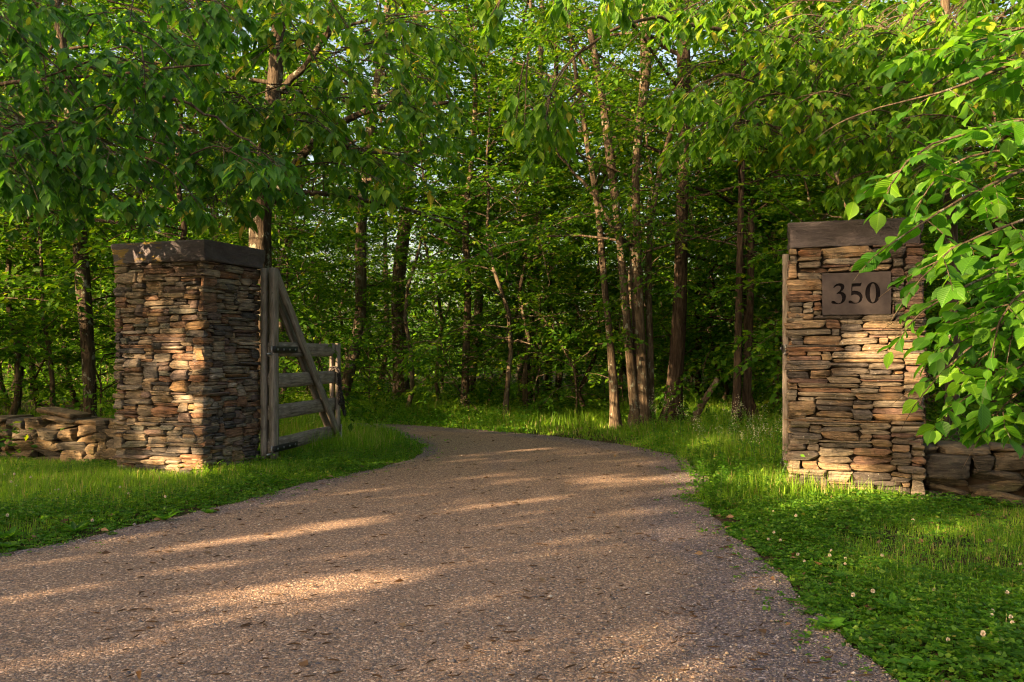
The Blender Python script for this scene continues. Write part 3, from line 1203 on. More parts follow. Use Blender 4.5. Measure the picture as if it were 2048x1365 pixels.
def twig_leaves(mb, rng, base, d, L, n, ll, wd=1.0, kind='mid', droop=0.3, wood=None, wr=0.003, ldroop=0.25, cull=None, whorl=False):
    """leaves set alternately along straight-ish twigs; base,d (T,3), L (T,)"""
    T = len(base)
    t = np.linspace(0.18, 1.0, n)[None] + rng.normal(0, 0.03, (T, n))
    dd = norm(d)
    pos = base[:, None] + dd[:, None] * (L[:, None] * t)[..., None]
    pos[..., 2] -= droop * L[:, None] * t ** 2
    up = np.array([0, 0, 1.0])
    side = norm(np.cross(dd, up) + 1e-4)
    sg = np.where(np.arange(n) % 2 == 0, 1.0, -1.0)[None, :, None]
    a = np.where(np.arange(n) == n - 1, 0.12, 0.85)[None, :, None]
    ld = dd[:, None] * 0.6 + side[:, None] * sg * a + rng.normal(0, 0.25, (T, n, 3))
    ld[..., 2] -= ldroop
    nr = up + rng.normal(0, 0.38, (T, n, 3))
    if whorl:
        t = np.linspace(0.72, 1.0, n)[None] + rng.normal(0, 0.03, (T, n))
        pos = base[:, None] + dd[:, None] * (L[:, None] * t)[..., None]
        pos[..., 2] -= droop * L[:, None] * t ** 2
        az = np.arange(n)[None] * 2.4 + rng.uniform(0, 6.28, (T, 1)) + rng.normal(0, 0.25, (T, n))
        ld = np.stack([np.cos(az), np.sin(az), np.zeros_like(az)], -1) * 0.85 + dd[:, None] * 0.5
        ld[..., 2] -= ldroop + rng.uniform(0, 0.5, (T, n))
        nr = up + ld * np.array([0.7, 0.7, 0]) + rng.normal(0, 0.2, (T, n, 3))
    pos, ld, nr = pos.reshape(-1, 3), ld.reshape(-1, 3), nr.reshape(-1, 3)
    ln = ll * rng.uniform(0.42, 1.2, len(pos))
    if cull is not None:
        k = cull(pos)
        pos, ld, nr, ln = pos[k], ld[k], nr[k], ln[k]
    leaves(mb, pos, ld, nr, ln, wd, kind)
    if wood is not None:
        for i in range(T):
            tt = np.array([0, 0.35, 0.7, 1.0])
            p = base[i] + dd[i] * (L[i] * tt)[:, None]
            p[:, 2] -= droop * L[i] * tt ** 2
            wood.add(*tube(p, wr * np.array([1, 0.8, 0.6, 0.3]), 4, False))


def branch(rng, p0, d0, L, r0, nseg=6, bend=-0.12, jit=0.12):
    pts = [np.array(p0, float)]
    d = norm(np.array(d0, float))
    for i in range(nseg):
        d = norm(d + rng.normal(0, jit, 3) + np.array([0, 0, bend]))
        pts.append(pts[-1] + d * L / nseg)
    pts = np.array(pts)
    rad = r0 * np.linspace(1, 0.25, len(pts))
    return pts, rad


def foliate(mb, wood, rng, pts, tw, tl, nl, ll, wd, kind, droop=0.3, ldroop=0.25, t0=0.2, twood=False, spread=1.0, cull=None, whorl=False):
    """twigs on both sides of a branch"""
    m = len(pts)
    t = np.sort(rng.uniform(t0, 1.0, tw))
    x = t * (m - 1)
    i = np.minimum(x.astype(int), m - 2)
    f = (x - i)[:, None]
    base = pts[i] * (1 - f) + pts[i + 1] * f
    d = norm(pts[i + 1] - pts[i])
    up = np.array([0, 0, 1.0])
    side = norm(np.cross(d, up) + 1e-4)
    sg = np.where(np.arange(tw) % 2 == 0, 1.0, -1.0)[:, None]
    td = d * 0.7 + side * sg * spread * rng.uniform(0.5, 1.2, (tw, 1)) + rng.normal(0, 0.22, (tw, 3))
    td[:, 2] += 0.05
    td[-1] = d[-1]
    L = tl * (1.15 - 0.6 * t) * rng.uniform(0.7, 1.2, tw)
    twig_leaves(mb, rng, base, td, L, nl, ll, wd, kind, droop, wood if twood else None, 0.0035, ldroop, cull, whorl)


def grow_crown(leafmb, wood, rng, trunk, r_at, h0, h1, nb, bl, elev, tw, tl, nl, ll, wd, kind, droop=0.3, bend=-0.1, twood=False, sub=0, rbr=0.35):
    """limbs up a trunk polyline (local space); bl(t) = limb length"""
    zs = trunk[:, 2]
    for k in range(nb):
        t = (k + rng.random()) / nb
        z = h0 + (h1 - h0) * t
        p = np.array([np.interp(z, zs, trunk[:, j]) for j in range(3)])
        rr = np.interp(z, zs, r_at) * rbr
        az = k * 2.399 + rng.normal(0, 0.5)
        e = elev(t) + rng.normal(0, 0.12)
        d = np.array([cos(az) * cos(e), sin(az) * cos(e), sin(e)])
        L = bl(t) * rng.uniform(0.75, 1.2)
        pts, rad = branch(rng, p, d, L, max(rr, 0.012), 7, bend)
        wood.add(*tube(pts, rad, 5, False))
        foliate(leafmb, wood, rng, pts, tw, tl, nl, ll, wd, kind, droop, twood=twood)
        for s in range(sub):
            i = rng.integers(2, 6)
            dd = norm(pts[i + 1] - pts[i]) + np.array([*rng.normal(0, 0.7, 2), rng.uniform(0, 0.5)])
            p2, r2 = branch(rng, pts[i], dd, L * 0.5, rad[i] * 0.7, 5, bend)
            wood.add(*tube(p2, r2, 4, False))
            foliate(leafmb, wood, rng, p2, max(4, tw // 2), tl, nl, ll, wd, kind, droop, twood=twood)


def trunk_tube(mb, pts, rad, n=10, seed=0, flare=0.35, dens=10):
    L = np.linalg.norm(np.diff(pts, axis=0), axis=1).sum()
    m = max(8, int(L * dens / 4))
    P_ = resample(np.column_stack([pts, rad]), m)
    c, r = P_[:, :3], np.maximum(P_[:, 3], 0.004)
    z = c[:, 2] - c[0, 2]
    r = r * (1 + flare * np.exp(-z / 0.18))
    V, F = tube(c, r, n, False)
    base = np.repeat(c, n, 0)
    off = V - base
    th = np.tile(np.arange(n) * 2 * pi / n, len(c))
    zz = np.repeat(z, n)
    off = off * (1 + flare * 0.9 * np.exp(-zz / 0.14) * np.clip(np.cos(3 * th + seed) + 0.3 * np.cos(5 * th + seed * 2), 0, 1))[:, None]
    s = 1 + 0.09 * snoise(V * [6, 6, 1.2], seed, 2, 1.0) + 0.05 * snoise(V * [14, 14, 3], seed + 1, 2, 1.0)
    mb.add(base + off * s[:, None], F)
    return c, r


# ============================================================ named trees
TREES = []


def tree_from_px(name, label, px, d, bark, leafmat, crown=None, seed=0, cat='tree', base_py=None, topz=None, group=None, flare=0.35, kind='mid', extra=None, n=12):
    """px: list of (px, py, half width px) from base up, all at depth d (or with a 4th value, own depth)"""
    rng = np.random.default_rng(seed)
    pts, rad = [], []
    for q_ in px:
        dd = q_[3] if len(q_) > 3 else d
        p = P(q_[0], q_[1], dd)
        pts.append(p)
        rad.append(q_[2] / FPX * dd)
    pts = np.array(pts)
    pts[0, 2] = gz([pts[0, 0]], [pts[0, 1]])[0] - 0.05
    if topz:
        dirn = norm(pts[-1] - pts[-2])
        k = (topz - pts[-1, 2]) / max(0.3, dirn[2])
        pts = np.vstack([pts, pts[-1] + dirn * k])
        rad.append(rad[-1] * 0.35)
    base = pts[0].copy()
    base[2] += 0.05
    root = empty(name, base)
    tag(root, label, cat, group)
    loc = pts - base
    wood, lf = MB(), MB()
    c, r = trunk_tube(wood, loc, np.array(rad), n, seed, flare)
    if crown:
        for cr in (crown if isinstance(crown, list) else [crown]):
            grow_crown(lf, wood, rng, c, r, **cr)
    if extra:
        extra(lf, wood, rng, base)
    wood.build('trunk', bark, root, smooth=True)
    if lf.n:
        lf.build('crown', leafmat, root)
    TREES.append(root)
    return root


def CR(h0, h1, nb, L, tw=12, tl=0.7, nl=8, ll=0.1, wd=1.0, kind='mid', droop=0.3, e0=0.15, e1=0.9, bend=-0.07, sub=1, **k):
    return dict(h0=h0, h1=h1, nb=nb, bl=lambda t: L * (1 - 0.55 * t), elev=lambda t: e0 + (e1 - e0) * t, tw=tw, tl=tl, nl=nl, ll=ll, wd=wd, kind=kind, droop=droop, bend=bend, sub=sub, **k)


def limb_px(pts, d, r0, r1):
    """limb through photo points -> extra wood"""
    def f(lf, wood, rng, base):
        w = np.array([P(a[0], a[1], a[2] if len(a) > 2 else d) for a in pts]) - base
        w = resample(w, 14)
        w[1:-1] += rng.normal(0, 0.012, w[1:-1].shape)
        wood.add(*tube(w, np.linspace(r0, r1, 14), 7, False))
    return f


def multi(*fs):
    def f(lf, wood, rng, base):
        for g in fs:
            g(lf, wood, rng, base)
    return f


def sprays(region, n, d0, d1, L, tw, tl, nl, ll, wd=1.0, kind='near', droop=0.5, ldroop=0.5, flow=(-1, -0.3, -0.3), twood=True, src=None, whorl=False):
    """leafy drooping branchlets whose tips fall in a photo-space polygon region (list of boxes) at depths d0..d1"""
    def f(lf, wood, rng, base):
        tot = sum((b[2] - b[0]) * (b[3] - b[1]) * (b[4] if len(b) > 4 else 1) for b in region)
        for b in region:
            m = max(1, int(round(n * (b[2] - b[0]) * (b[3] - b[1]) * (b[4] if len(b) > 4 else 1) / tot)))
            for _ in range(m):
                dd = rng.uniform(d0, d1)
                tip = P(rng.uniform(b[0], b[2]), rng.uniform(b[1], b[3]), dd) - base
                fl = norm(np.array(flow) + rng.normal(0, 0.25, 3))
                p0 = tip - fl * L * rng.uniform(0.8, 1.2)
                mid = (p0 + tip) / 2 + np.array([0, 0, 0.12 * L])
                pts = resample([p0, mid, tip], 8)
                wood.add(*tube(pts, np.linspace(0.009, 0.003, 8), 4, False))
                foliate(lf, wood, rng, pts, tw, tl, nl, ll, wd, kind, droop, ldroop, t0=0.15, twood=twood, whorl=whorl)
    return f


# 1 big tree behind the left pillar
tree_from_px('ash_tree', 'thick trunked tree rising right behind the left stone pillar', [(521, 880, 24), (521, 600, 22), (522, 450, 22), (530, 330, 18), (548, 180, 15), (558, 30, 13)], 11.2, M_BARK_LICH, M_LEAF_NEAR,
             [CR(3.2, 9.5, 16, 3.0, tw=13, tl=0.75, nl=8, ll=0.12)], 1, topz=11,
             extra=multi(limb_px([(545, 400, 11.2), (585, 345, 10.9), (640, 270, 10.6), (760, 215, 10.3), (900, 205, 10.1)], 11, 0.07, 0.02),
                         limb_px([(560, 180, 11.2), (610, 130, 11), (655, 60, 10.8), (665, -40, 10.6)], 11, 0.05, 0.03),
                         limb_px([(545, 230, 11.2), (470, 235, 11), (380, 205, 10.8), (240, 150, 10.5)], 11, 0.05, 0.015),
                         limb_px([(640, 275, 10.6), (720, 300, 10.3), (800, 310, 10), (850, 340, 9.8)], 11, 0.03, 0.01),
                         sprays([(600, 40, 950, 380)], 44, 7.8, 10.8, 1.0, 8, 0.45, 7, 0.15, 0.62, kind='near', whorl=True, flow=(0.8, -0.3, -0.25)),
                         sprays([(380, -20, 660, 430)], 44, 8.0, 10.5, 0.9, 8, 0.42, 7, 0.155, 0.62, kind='near', whorl=True, droop=0.35, ldroop=0.5, flow=(0.3, -0.7, -0.3))))
# 2 tree behind the left wall
tree_from_px('wild_cherry_tree', 'speckled trunk leaning left between the left wall and the left pillar', [(183, 860, 13), (176, 700, 14), (165, 560, 14), (156, 420, 13), (140, 220, 11), (122, 80, 10), (108, -40, 9)], 12.0, M_BARK_LICH, M_LEAF_COOL,
             [CR(3.0, 8.5, 12, 2.6, tw=12, tl=0.7, ll=0.12)], 2, topz=10)
# hanging foliage upper left: tree standing just outside the frame on the left
tree_from_px('hickory_tree', 'leafy tree whose drooping cool green branches hang over the left pillar', [(-330, 1150, 34), (-330, 700, 30), (-300, 200, 26)], 7.6, M_BARK, M_LEAF_COOL,
             [CR(5.2, 8.2, 8, 1.8, tw=10, tl=0.6, ll=0.13, e0=0.5)], 3, topz=8.8,
             extra=multi(limb_px([(-310, 380, 7.6), (-100, 200, 7.2), (200, 150, 6.8), (420, 130, 6.6)], 7, 0.028, 0.007),
                         limb_px([(-310, 450, 7.6), (-100, 300, 7.1), (150, 250, 6.6), (330, 290, 6.4)], 7, 0.022, 0.006),
                         limb_px([(200, 150, 6.8), (400, 220, 6.7), (520, 300, 6.6)], 7, 0.02, 0.006),
                         sprays([(0, 150, 330, 420, 1.5), (60, 330, 170, 470), (330, 240, 500, 400), (490, 310, 600, 400), (380, 0, 560, 110), (-60, 0, 380, 150)], 112, 6.0, 9.0, 0.7, 8, 0.36, 7, 0.128, 0.62, kind='near', whorl=True, droop=0.35, ldroop=0.5, flow=(0.8, -0.5, -0.35))))
# multi-stem group right of centre
MS = [[(1275, 872, 12), (1262, 740, 9), (1250, 600, 8), (1238, 470, 7), (1222, 330, 9), (1205, 200, 7), (1180, 60, 6)],
      [(1290, 870, 12), (1282, 700, 10), (1276, 520, 9), (1272, 330, 8), (1290, 160, 11), (1292, 0, 10)]]


def stem(px, d, n=10, seed=0):
    def f(lf, wood, rng, base):
        pts = np.array([P(a[0], a[1], a[3] if len(a) > 3 else d) for a in px]) - base
        rad = np.array([a[2] / FPX * d for a in px])
        pts[0, 2] = -0.05
        trunk_tube(wood, pts, rad, n, seed)
    return f


tree_from_px('multi_stem_maple', 'clump of four leaning stems lit on their left sides in the grass right of centre', MS[1], 14.0, M_BARK, M_LEAF_FAR,
             [CR(2.6, 9, 20, 3.0, tw=13, tl=0.7, nl=9, ll=0.105)], 4, topz=11,
             extra=multi(stem(MS[0], 14.0, 10, 3), stem([(1302, 868, 8), (1300, 700, 7), (1297, 520, 6), (1312, 380, 6), (1345, 250, 5), (1370, 120, 4)], 14.2, 8, 5),
                         stem([(1262, 868, 9), (1272, 780, 8), (1270, 640, 6), (1262, 480, 5)], 14.1, 8, 6),
                         limb_px([(1240, 480, 14), (1180, 380, 13.8), (1120, 310, 13.6), (1085, 220, 13.4)], 14, 0.04, 0.01),
                         limb_px([(1205, 190, 14), (1150, 90, 14), (1120, -20, 14)], 14, 0.04, 0.015),
                         sprays([(1040, -20, 1500, 200, 1.3), (1040, 200, 1420, 480), (1180, 480, 1420, 620, .5)], 95, 11.6, 13.7, 1.1, 8, 0.55, 8, 0.115, 0.8, kind='mid', droop=0.3, ldroop=0.3, flow=(-0.4, -0.6, -0.1), twood=False)))
tree_from_px('slender_tree', 'slender reddish trunk in the grass just left of the multi stemmed clump', [(1231, 860, 9), (1226, 760, 8), (1218, 660, 7), (1208, 560, 6), (1196, 420, 6), (1170, 260, 5)], 14.3, M_BARK, M_LEAF_FAR,
             [CR(3.2, 7, 10, 1.8, tw=10, tl=0.6, ll=0.1)], 5, topz=8)
tree_from_px('rough_barked_maple', 'thick dark ragged trunk with a flared base right of the stem clump', [(1342, 880, 21), (1350, 760, 16), (1360, 600, 14), (1364, 420, 13), (1368, 240, 12), (1366, 60, 13)], 14.2, M_BARK_DK, M_LEAF_FAR,
             [CR(2.8, 10, 20, 3.0, tw=13, tl=0.7, nl=9, ll=0.105)], 6, topz=12, flare=0.7)
tree_from_px('grey_barked_oak', 'wide pale grey trunk standing beyond the drive left of centre', [(802, 822, 17), (800, 700, 15), (797, 560, 14), (812, 430, 12), (822, 250, 11)], 20, M_BARK_PALE, M_LEAF_FAR,
             [CR(4.5, 12, 18, 3.4, tw=12, tl=0.9, nl=9, ll=0.13)], 7, topz=13)
tree_from_px('red_barked_pine', 'crooked reddish trunk with a pale upper stem left of centre', [(936, 818, 11), (945, 740, 9), (957, 620, 9), (958, 480, 8), (964, 400, 8), (970, 350, 7), (985, 290, 5)], 20.5, M_BARK, M_LEAF_FAR,
             [CR(4.8, 9.5, 10, 2.2, tw=10, tl=0.8, ll=0.12)], 8, topz=11)
tree_from_px('birch_tree', 'thin pale lichen spotted trunk at the middle of the woodland edge', [(1044, 812, 8), (1040, 700, 7), (1036, 600, 7), (1042, 520, 6), (1045, 440, 5)], 20.2, M_BARK_PALE, M_LEAF_FAR,
             [CR(5, 11, 12, 2.2, tw=10, tl=0.8, ll=0.12)], 9, topz=12)
tree_from_px('sunlit_maple', 'stout orange lit trunk just right of the thin pale trunk', [(1063, 808, 13), (1068, 730, 11), (1070, 640, 12), (1073, 500, 9)], 21.5, M_BARK_PALE, M_LEAF_FAR,
             [CR(4.5, 12, 14, 2.8, tw=11, tl=0.8, ll=0.13)], 10, topz=13)
tree_from_px('forked_dark_tree', 'dark twin leaning trunk right of the orange lit trunk', [(1092, 808, 9), (1098, 720, 8), (1102, 600, 8), (1106, 420, 7)], 20.8, M_BARK_DK, M_LEAF_FAR,
             [CR(4.2, 11, 12, 2.6, tw=11, tl=0.8, ll=0.13)], 11, topz=12,
             extra=stem([(1110, 808, 7), (1122, 740, 5), (1140, 660, 4), (1160, 560, 3)], 20.8, 8, 7))
tree_from_px('dark_trunk_tree', 'dark upright trunk in the tall weeds left of the numbered pillar', [(1470, 880, 10), (1475, 760, 9), (1478, 600, 8), (1482, 400, 7)], 12.8, M_BARK_DK, M_LEAF_FAR,
             [CR(2.6, 7, 12, 2.2, tw=12, tl=0.65, ll=0.1)], 12, topz=8,
             extra=stem([(1490, 880, 12), (1494, 780, 9), (1500, 620, 7), (1503, 420, 6)], 13, 8, 9))
tree_from_px('right_wall_tree', 'orange lit trunk standing behind the dark right wall', [(1900, 905, 17), (1903, 820, 15), (1906, 650, 14), (1900, 400, 12)], 9.6, M_BARK, M_LEAF_SUNLIT,
             [CR(2.9, 7, 14, 2.4, tw=11, tl=0.6, ll=0.12, kind='near')], 13, topz=8,
             extra=multi(limb_px([(1900, 350, 9.6), (1800, 290, 9), (1650, 270, 8.5), (1480, 240, 8)], 9, 0.05, 0.01),
                         limb_px([(1900, 200, 9.6), (1750, 120, 9), (1560, 70, 8.5), (1440, 60, 8)], 9, 0.05, 0.01),
                         limb_px([(1440, 60, 8), (1300, 40, 7.6), (1180, 90, 7.4), (1110, 170, 7.2), (1090, 240, 7.1)], 8, 0.02, 0.006),
                         sprays([(1030, 210, 1170, 330, 1), (960, -30, 1130, 40, 1), (1190, -20, 1300, 50, 1.2)], 14, 6.8, 7.8, 0.5, 7, 0.26, 6, 0.15, 0.6, kind='near', whorl=True, droop=0.6, ldroop=0.7, flow=(-0.4, -0.2, -0.8)),
                         sprays([(1340, 180, 1700, 300, 1.4), (1500, 30, 2048, 200, 1.1), (1600, 200, 1900, 385, 0.8), (1250, -20, 1500, 40, 1)], 165, 6.4, 9.2, 0.8, 9, 0.36, 7, 0.118, 0.66, kind='near', whorl=True, droop=0.5, ldroop=0.5, flow=(-0.85, -0.35, -0.25))))
tree_from_px('thin_right_tree', 'thin brown trunk behind the right wall at the photo edge', [(1985, 900, 7), (1988, 800, 6), (1992, 600, 6), (1990, 400, 5)], 10.5, M_BARK_DK, M_LEAF_FAR,
             [CR(2.2, 6, 10, 1.9, tw=11, tl=0.55, ll=0.11)], 14, topz=7)
tree_from_px('crooked_sapling', 'crooked slender sapling bending left behind the left wall', [(103, 838, 6), (105, 770, 5), (98, 700, 4.5), (88, 650, 4), (84, 560, 3.5), (80, 450, 3)], 12.6, M_BARK, M_LEAF_FAR,
             [CR(2.2, 5, 9, 1.5, tw=9, tl=0.5, ll=0.1)], 15, topz=5.5)
tree_from_px('leaning_left_tree', 'thin trunk leaning right near the left photo edge', [(30, 800, 7), (45, 690, 6), (62, 600, 6), (78, 480, 5)], 15.5, M_BARK_DK, M_LEAF_FAR,
             [CR(2.6, 7, 11, 2.2, tw=11, tl=0.6, ll=0.11)], 16, topz=8)

# leaning snag
mb = MB()
b0 = P(1372, 870, 13.4)
b1 = P(1436, 758, 13.4)
pp = resample([b0, (b0 + b1) / 2 + [0.0, 0, 0.03], b1], 10) - b0
trunk_tube(mb, pp, np.linspace(0.075, 0.045, 10), 9, 4, 0.0)
o = mb.build('leaning_dead_trunk', M_BARK_PALE, smooth=True)
o.location = b0
tag(o, 'short bare dead trunk leaning right among the trees beside the drive', 'dead trunk')

# near elm on the right, trunk just outside the frame
elm_limbs = [([(2300, 420, 4.9), (2120, 330, 4.6), (1960, 380, 4.3), (1840, 450, 4.1), (1765, 500, 4.0)], 6),
             ([(2300, 560, 4.9), (2140, 500, 4.5), (1960, 560, 4.2), (1850, 620, 4.0), (1790, 675, 3.95)], 6),
             ([(2300, 620, 4.9), (2140, 590, 4.5), (2000, 650, 4.3), (1890, 740, 4.2), (1845, 790, 4.1)], 6),
             ([(2300, 700, 4.9), (2150, 680, 4.6), (2030, 740, 4.4), (1940, 790, 4.3), (1895, 815, 4.3)], 6),
             ([(2300, 330, 4.9), (2120, 240, 4.6), (1970, 260, 4.3), (1840, 300, 4.2), (1775, 380, 4.1)], 6),
             ([(2300, 180, 4.9), (2080, 120, 4.7), (1900, 180, 4.5), (1760, 215, 4.4), (1690, 240, 4.4)], 6),
             ([(2300, 480, 4.8), (2150, 420, 4.3), (2020, 450, 3.9), (1900, 500, 3.8), (1840, 560, 3.8)], 6),
             ([(2300, 640, 5.2), (2150, 560, 5.0), (2020, 590, 4.8), (1930, 640, 4.7), (1880, 700, 4.7)], 6),
             ([(2300, 760, 4.9), (2150, 740, 4.7), (2060, 770, 4.6), (2000, 820, 4.5), (1985, 840, 4.5)], 6),
             ([(2300, 300, 5.2), (2150, 330, 5.0), (2030, 300, 4.9), (1900, 330, 4.8), (1830, 420, 4.7)], 6),
             ([(2300, 560, 5.3), (2160, 640, 5.1), (2060, 660, 5.0), (1980, 700, 4.9), (1930, 760, 4.9)], 6),
             ([(2300, 380, 5.3), (2160, 460, 5.1), (2060, 500, 5.0), (1980, 540, 4.9), (1920, 600, 4.9)], 6),
             ([(2300, 480, 4.4), (2160, 520, 4.1), (2080, 560, 4.0), (2010, 620, 3.9), (1985, 700, 3.9)], 6),
             ([(2300, 60, 5.2), (2150, 40, 5.0), (2030, 60, 4.9), (1930, 90, 4.8), (1850, 100, 4.7)], 6)]


def clear(p):
    # branch ends pruned back so the plaque stays readable
    a = p[:, 0] / p[:, 1]
    h = (p[:, 2] - CAMH) / p[:, 1]
    lim = np.where(h < -0.002, 0.474, np.where(h < 0.035, 0.43, 0.395)) + 0.012 * np.sin(h * 260)
    return (a > lim) & (h > -0.098) & ~((a < 0.456) & (h > 0.03) & (h < 0.105))


def elm_extra(lf, wood, rng, base):
    for pts, tw in elm_limbs:
        w = resample(np.array([P(*p) for p in pts]) - base, 12)
        wood.add(*tube(w, np.linspace(0.016, 0.003, 12), 5, False))
        foliate(lf, wood, rng, w, 18, 0.42, 8, 0.112, 0.92, 'near', 0.25, 0.4, t0=0.12, twood=True, cull=lambda p: clear(p + base))


tree_from_px('elm_tree', 'near tree at the right whose broad bright leaves hang in front of the numbered pillar', [(2420, 1400, 50), (2420, 800, 44), (2430, 300, 36)], 5.2, M_BARK, M_LEAF_ELM,
             None, 17, topz=6.0, extra=elm_extra)

# ============================================================ woodland trees: prototypes and copies


def proto_tree(name, seed, H, r0, h0, nb, L, bark, tw, tl, nl, ll, kind='far', e0=0.15, e1=1.0, lean=0.4, leafmat=None, sub=1):
    rng = np.random.default_rng(seed)
    root = empty(name)
    dx = np.cumsum(rng.normal(0, lean * 0.4, (9, 2)), 0) + np.outer(np.arange(1, 10), rng.normal(0, lean * 0.12, 2))
    pts = np.array([[0, 0, -0.15]] + [[dx[k - 1, 0], dx[k - 1, 1], H * k / 9] for k in range(1, 10)])
    rad = r0 * np.array([1, 0.92, 0.85, 0.76, 0.66, 0.55, 0.44, 0.32, 0.2, 0.08])
    wood, lf = MB(), MB()
    c, r = trunk_tube(wood, pts, rad, 8, seed, 0.3, 6)
    grow_crown(lf, wood, rng, c, r, **CR(h0, H * 0.97, nb, L, tw=tw, tl=tl, nl=nl, ll=ll, kind=kind, e0=e0, e1=e1, sub=sub))
    for b in range(9):
        z = rng.uniform(0.12, 0.6) * H
        a = rng.uniform(0, 6.28)
        p = np.array([np.interp(z, c[:, 2], c[:, q]) for q in range(3)])
        bp, br = branch(rng, p, (cos(a), sin(a), rng.uniform(-0.2, 0.7)), rng.uniform(0.4, 1.8) * min(1, H / 8), 0.014 * min(1, H / 8) + 0.003, 6, -0.02, 0.3)
        wood.add(*tube(bp, br, 4, False))
    wood.build('trunk', bark, root, smooth=True)
    lf.build('crown', leafmat or M_LEAF_FAR, root)
    root['category'] = 'tree'
    return root


TALL = [proto_tree('tall_tree', 100 + k, 13 + k, 0.08 + 0.018 * (k % 3), 2.7 + 0.7 * k, 38, 3.0, [M_BARK_DK, M_BARK, M_BARK_PALE, M_BARK_DK][k], 22, 0.9, 12, 0.13, sub=2) for k in range(4)]
UND = [proto_tree('understory_tree', 200 + k, 6.0 + k, 0.05, 0.9 + 0.3 * k, 30, 2.1, [M_BARK, M_BARK_DK, M_BARK_PALE][k], 18, 0.65, 11, 0.11, lean=0.5) for k in range(3)]
SAP = [proto_tree('sapling', 300 + k, 2.6 + 0.5 * k, 0.02, 0.35, 18, 1.0, M_BARK, 13, 0.4, 9, 0.09, lean=0.3, sub=0) for k in range(3)]
rngF = np.random.default_rng(77)
used = [(t.location.x, t.location.y) for t in TREES]
spots = []


def ok(x, y, md, dd):
    if in_poly(np.array([x]), np.array([y]))[0]:
        return False
    if edge_dist(np.array([x]), np.array([y]))[0] < dd:
        return False
    return all((x - a) ** 2 + (y - b) ** 2 > md ** 2 for a, b in used)


def where(x, y):
    px = 1024 + x / y * FPX
    a = 'behind the left wall' if px < 230 else 'behind the left pillar' if px < 530 else 'left of centre beyond the gate' if px < 850 else \
        'in the middle of the woods' if px < 1180 else 'right of centre beyond the drive' if px < 1560 else 'behind the numbered pillar' if px < 1860 else 'behind the right wall'
    b = 'near' if y < 19 else 'middle distance' if y < 29 else 'far'
    return a, b


def scatter(protos, n, ylo, yhi, md, dd, what, grp, xlo=-99, xhi=99, wx=0.68, smin=0.85, smax=1.15):
    k = tries = 0
    firsts = {}
    while k < n and tries < 6000:
        tries += 1
        y = rngF.uniform(ylo, yhi)
        x = rngF.uniform(-wx * y - 1, wx * y + 1)
        if x < xlo or x > xhi or not ok(x, y, md, dd):
            continue
        pr = protos[k % len(protos)]
        z = gz([x], [y])[0]
        loc, rz, s = (x, y, z), rngF.uniform(0, 6.28), rngF.uniform(smin, smax)
        if pr.name in DONE:
            r = copy_tree(pr, loc, rz, s)
        else:
            r = pr
            DONE.add(pr.name)
            r.location = loc
            r.rotation_euler = (0, 0, rz)
            r.scale = (s, s, s)
        a, b = where(x, y)
        r['label'] = f'{what[protos.index(pr)]} {b if b != "middle distance" else "mid depth"} {a}'
        r['group'] = f'{grp} {b} {a}'
        used.append((x, y))
        k += 1


DONE = set()
TW = ['tall dark trunked forest tree', 'tall brown trunked forest tree', 'tall grey trunked forest tree', 'tallest thin crowned forest tree']
UW = ['low leafy understory tree', 'slim dark understory tree', 'pale stemmed understory tree']
SW = ['small leafy sapling', 'bushy green sapling', 'taller whippy sapling']
scatter(TALL, 12, 17, 26, 2.0, 1.5, TW, 'forest trees')
scatter(TALL, 26, 26, 48, 2.2, 1.5, TW, 'forest trees')
scatter(UND, 12, 11.5, 17, 1.3, 1.2, UW, 'understory trees', xhi=-4.6, wx=0.75)
scatter(UND, 8, 9.5, 15, 1.2, 1.5, UW, 'understory trees', xlo=4.2, wx=0.72)
scatter(UND, 9, 14.6, 17.5, 1.1, 1.2, UW, 'understory trees', xlo=-1.5, xhi=8)
scatter(UND, 34, 16.8, 24, 1.1, 1.3, UW, 'understory trees')
scatter(UND, 34, 24, 38, 1.3, 1.5, UW, 'understory trees')
scatter(SAP, 16, 11.8, 17, 0.8, 0.8, SW, 'saplings', xhi=-4.4, wx=0.7)
scatter(SAP, 12, 9.5, 16, 0.8, 1.0, SW, 'saplings', xlo=3.9, wx=0.7)
scatter(SAP, 26, 15.5, 19, 0.7, 1.0, SW, 'saplings')
scatter(SAP, 56, 17.2, 32, 0.8, 1.2, SW, 'saplings')

# far woodland mass
def far_woods():
    rng = np.random.default_rng(900)
    mb = MB()
    n = 7000
    y = rng.uniform(46, 85, n)
    x = rng.uniform(-0.8, 0.8, n) * y
    z = rng.beta(1.0, 3.0, n) * 14
    nl = 22
    c = np.stack([x, y, z], -1)
    pos = (c[:, None] + rng.normal(0, 1, (n, nl, 3)) * [0.9, 0.9, 0.3]).reshape(-1, 3)
    d = rng.normal(0, 1, pos.shape)
    d[:, 2] = d[:, 2] * 0.4 - 0.3
    leaves(mb, pos, d, np.array([0, 0, 1.0]) + rng.normal(0, 0.5, pos.shape), rng.uniform(0.2, 0.38, len(pos)), 1.1, 'far')
    o = mb.build('far_woodland', M_LEAF_FAR)
    tag(o, 'distant mass of woodland foliage seen between the trunks', 'woodland', kind='stuff')


far_woods()

# ============================================================ ground cover


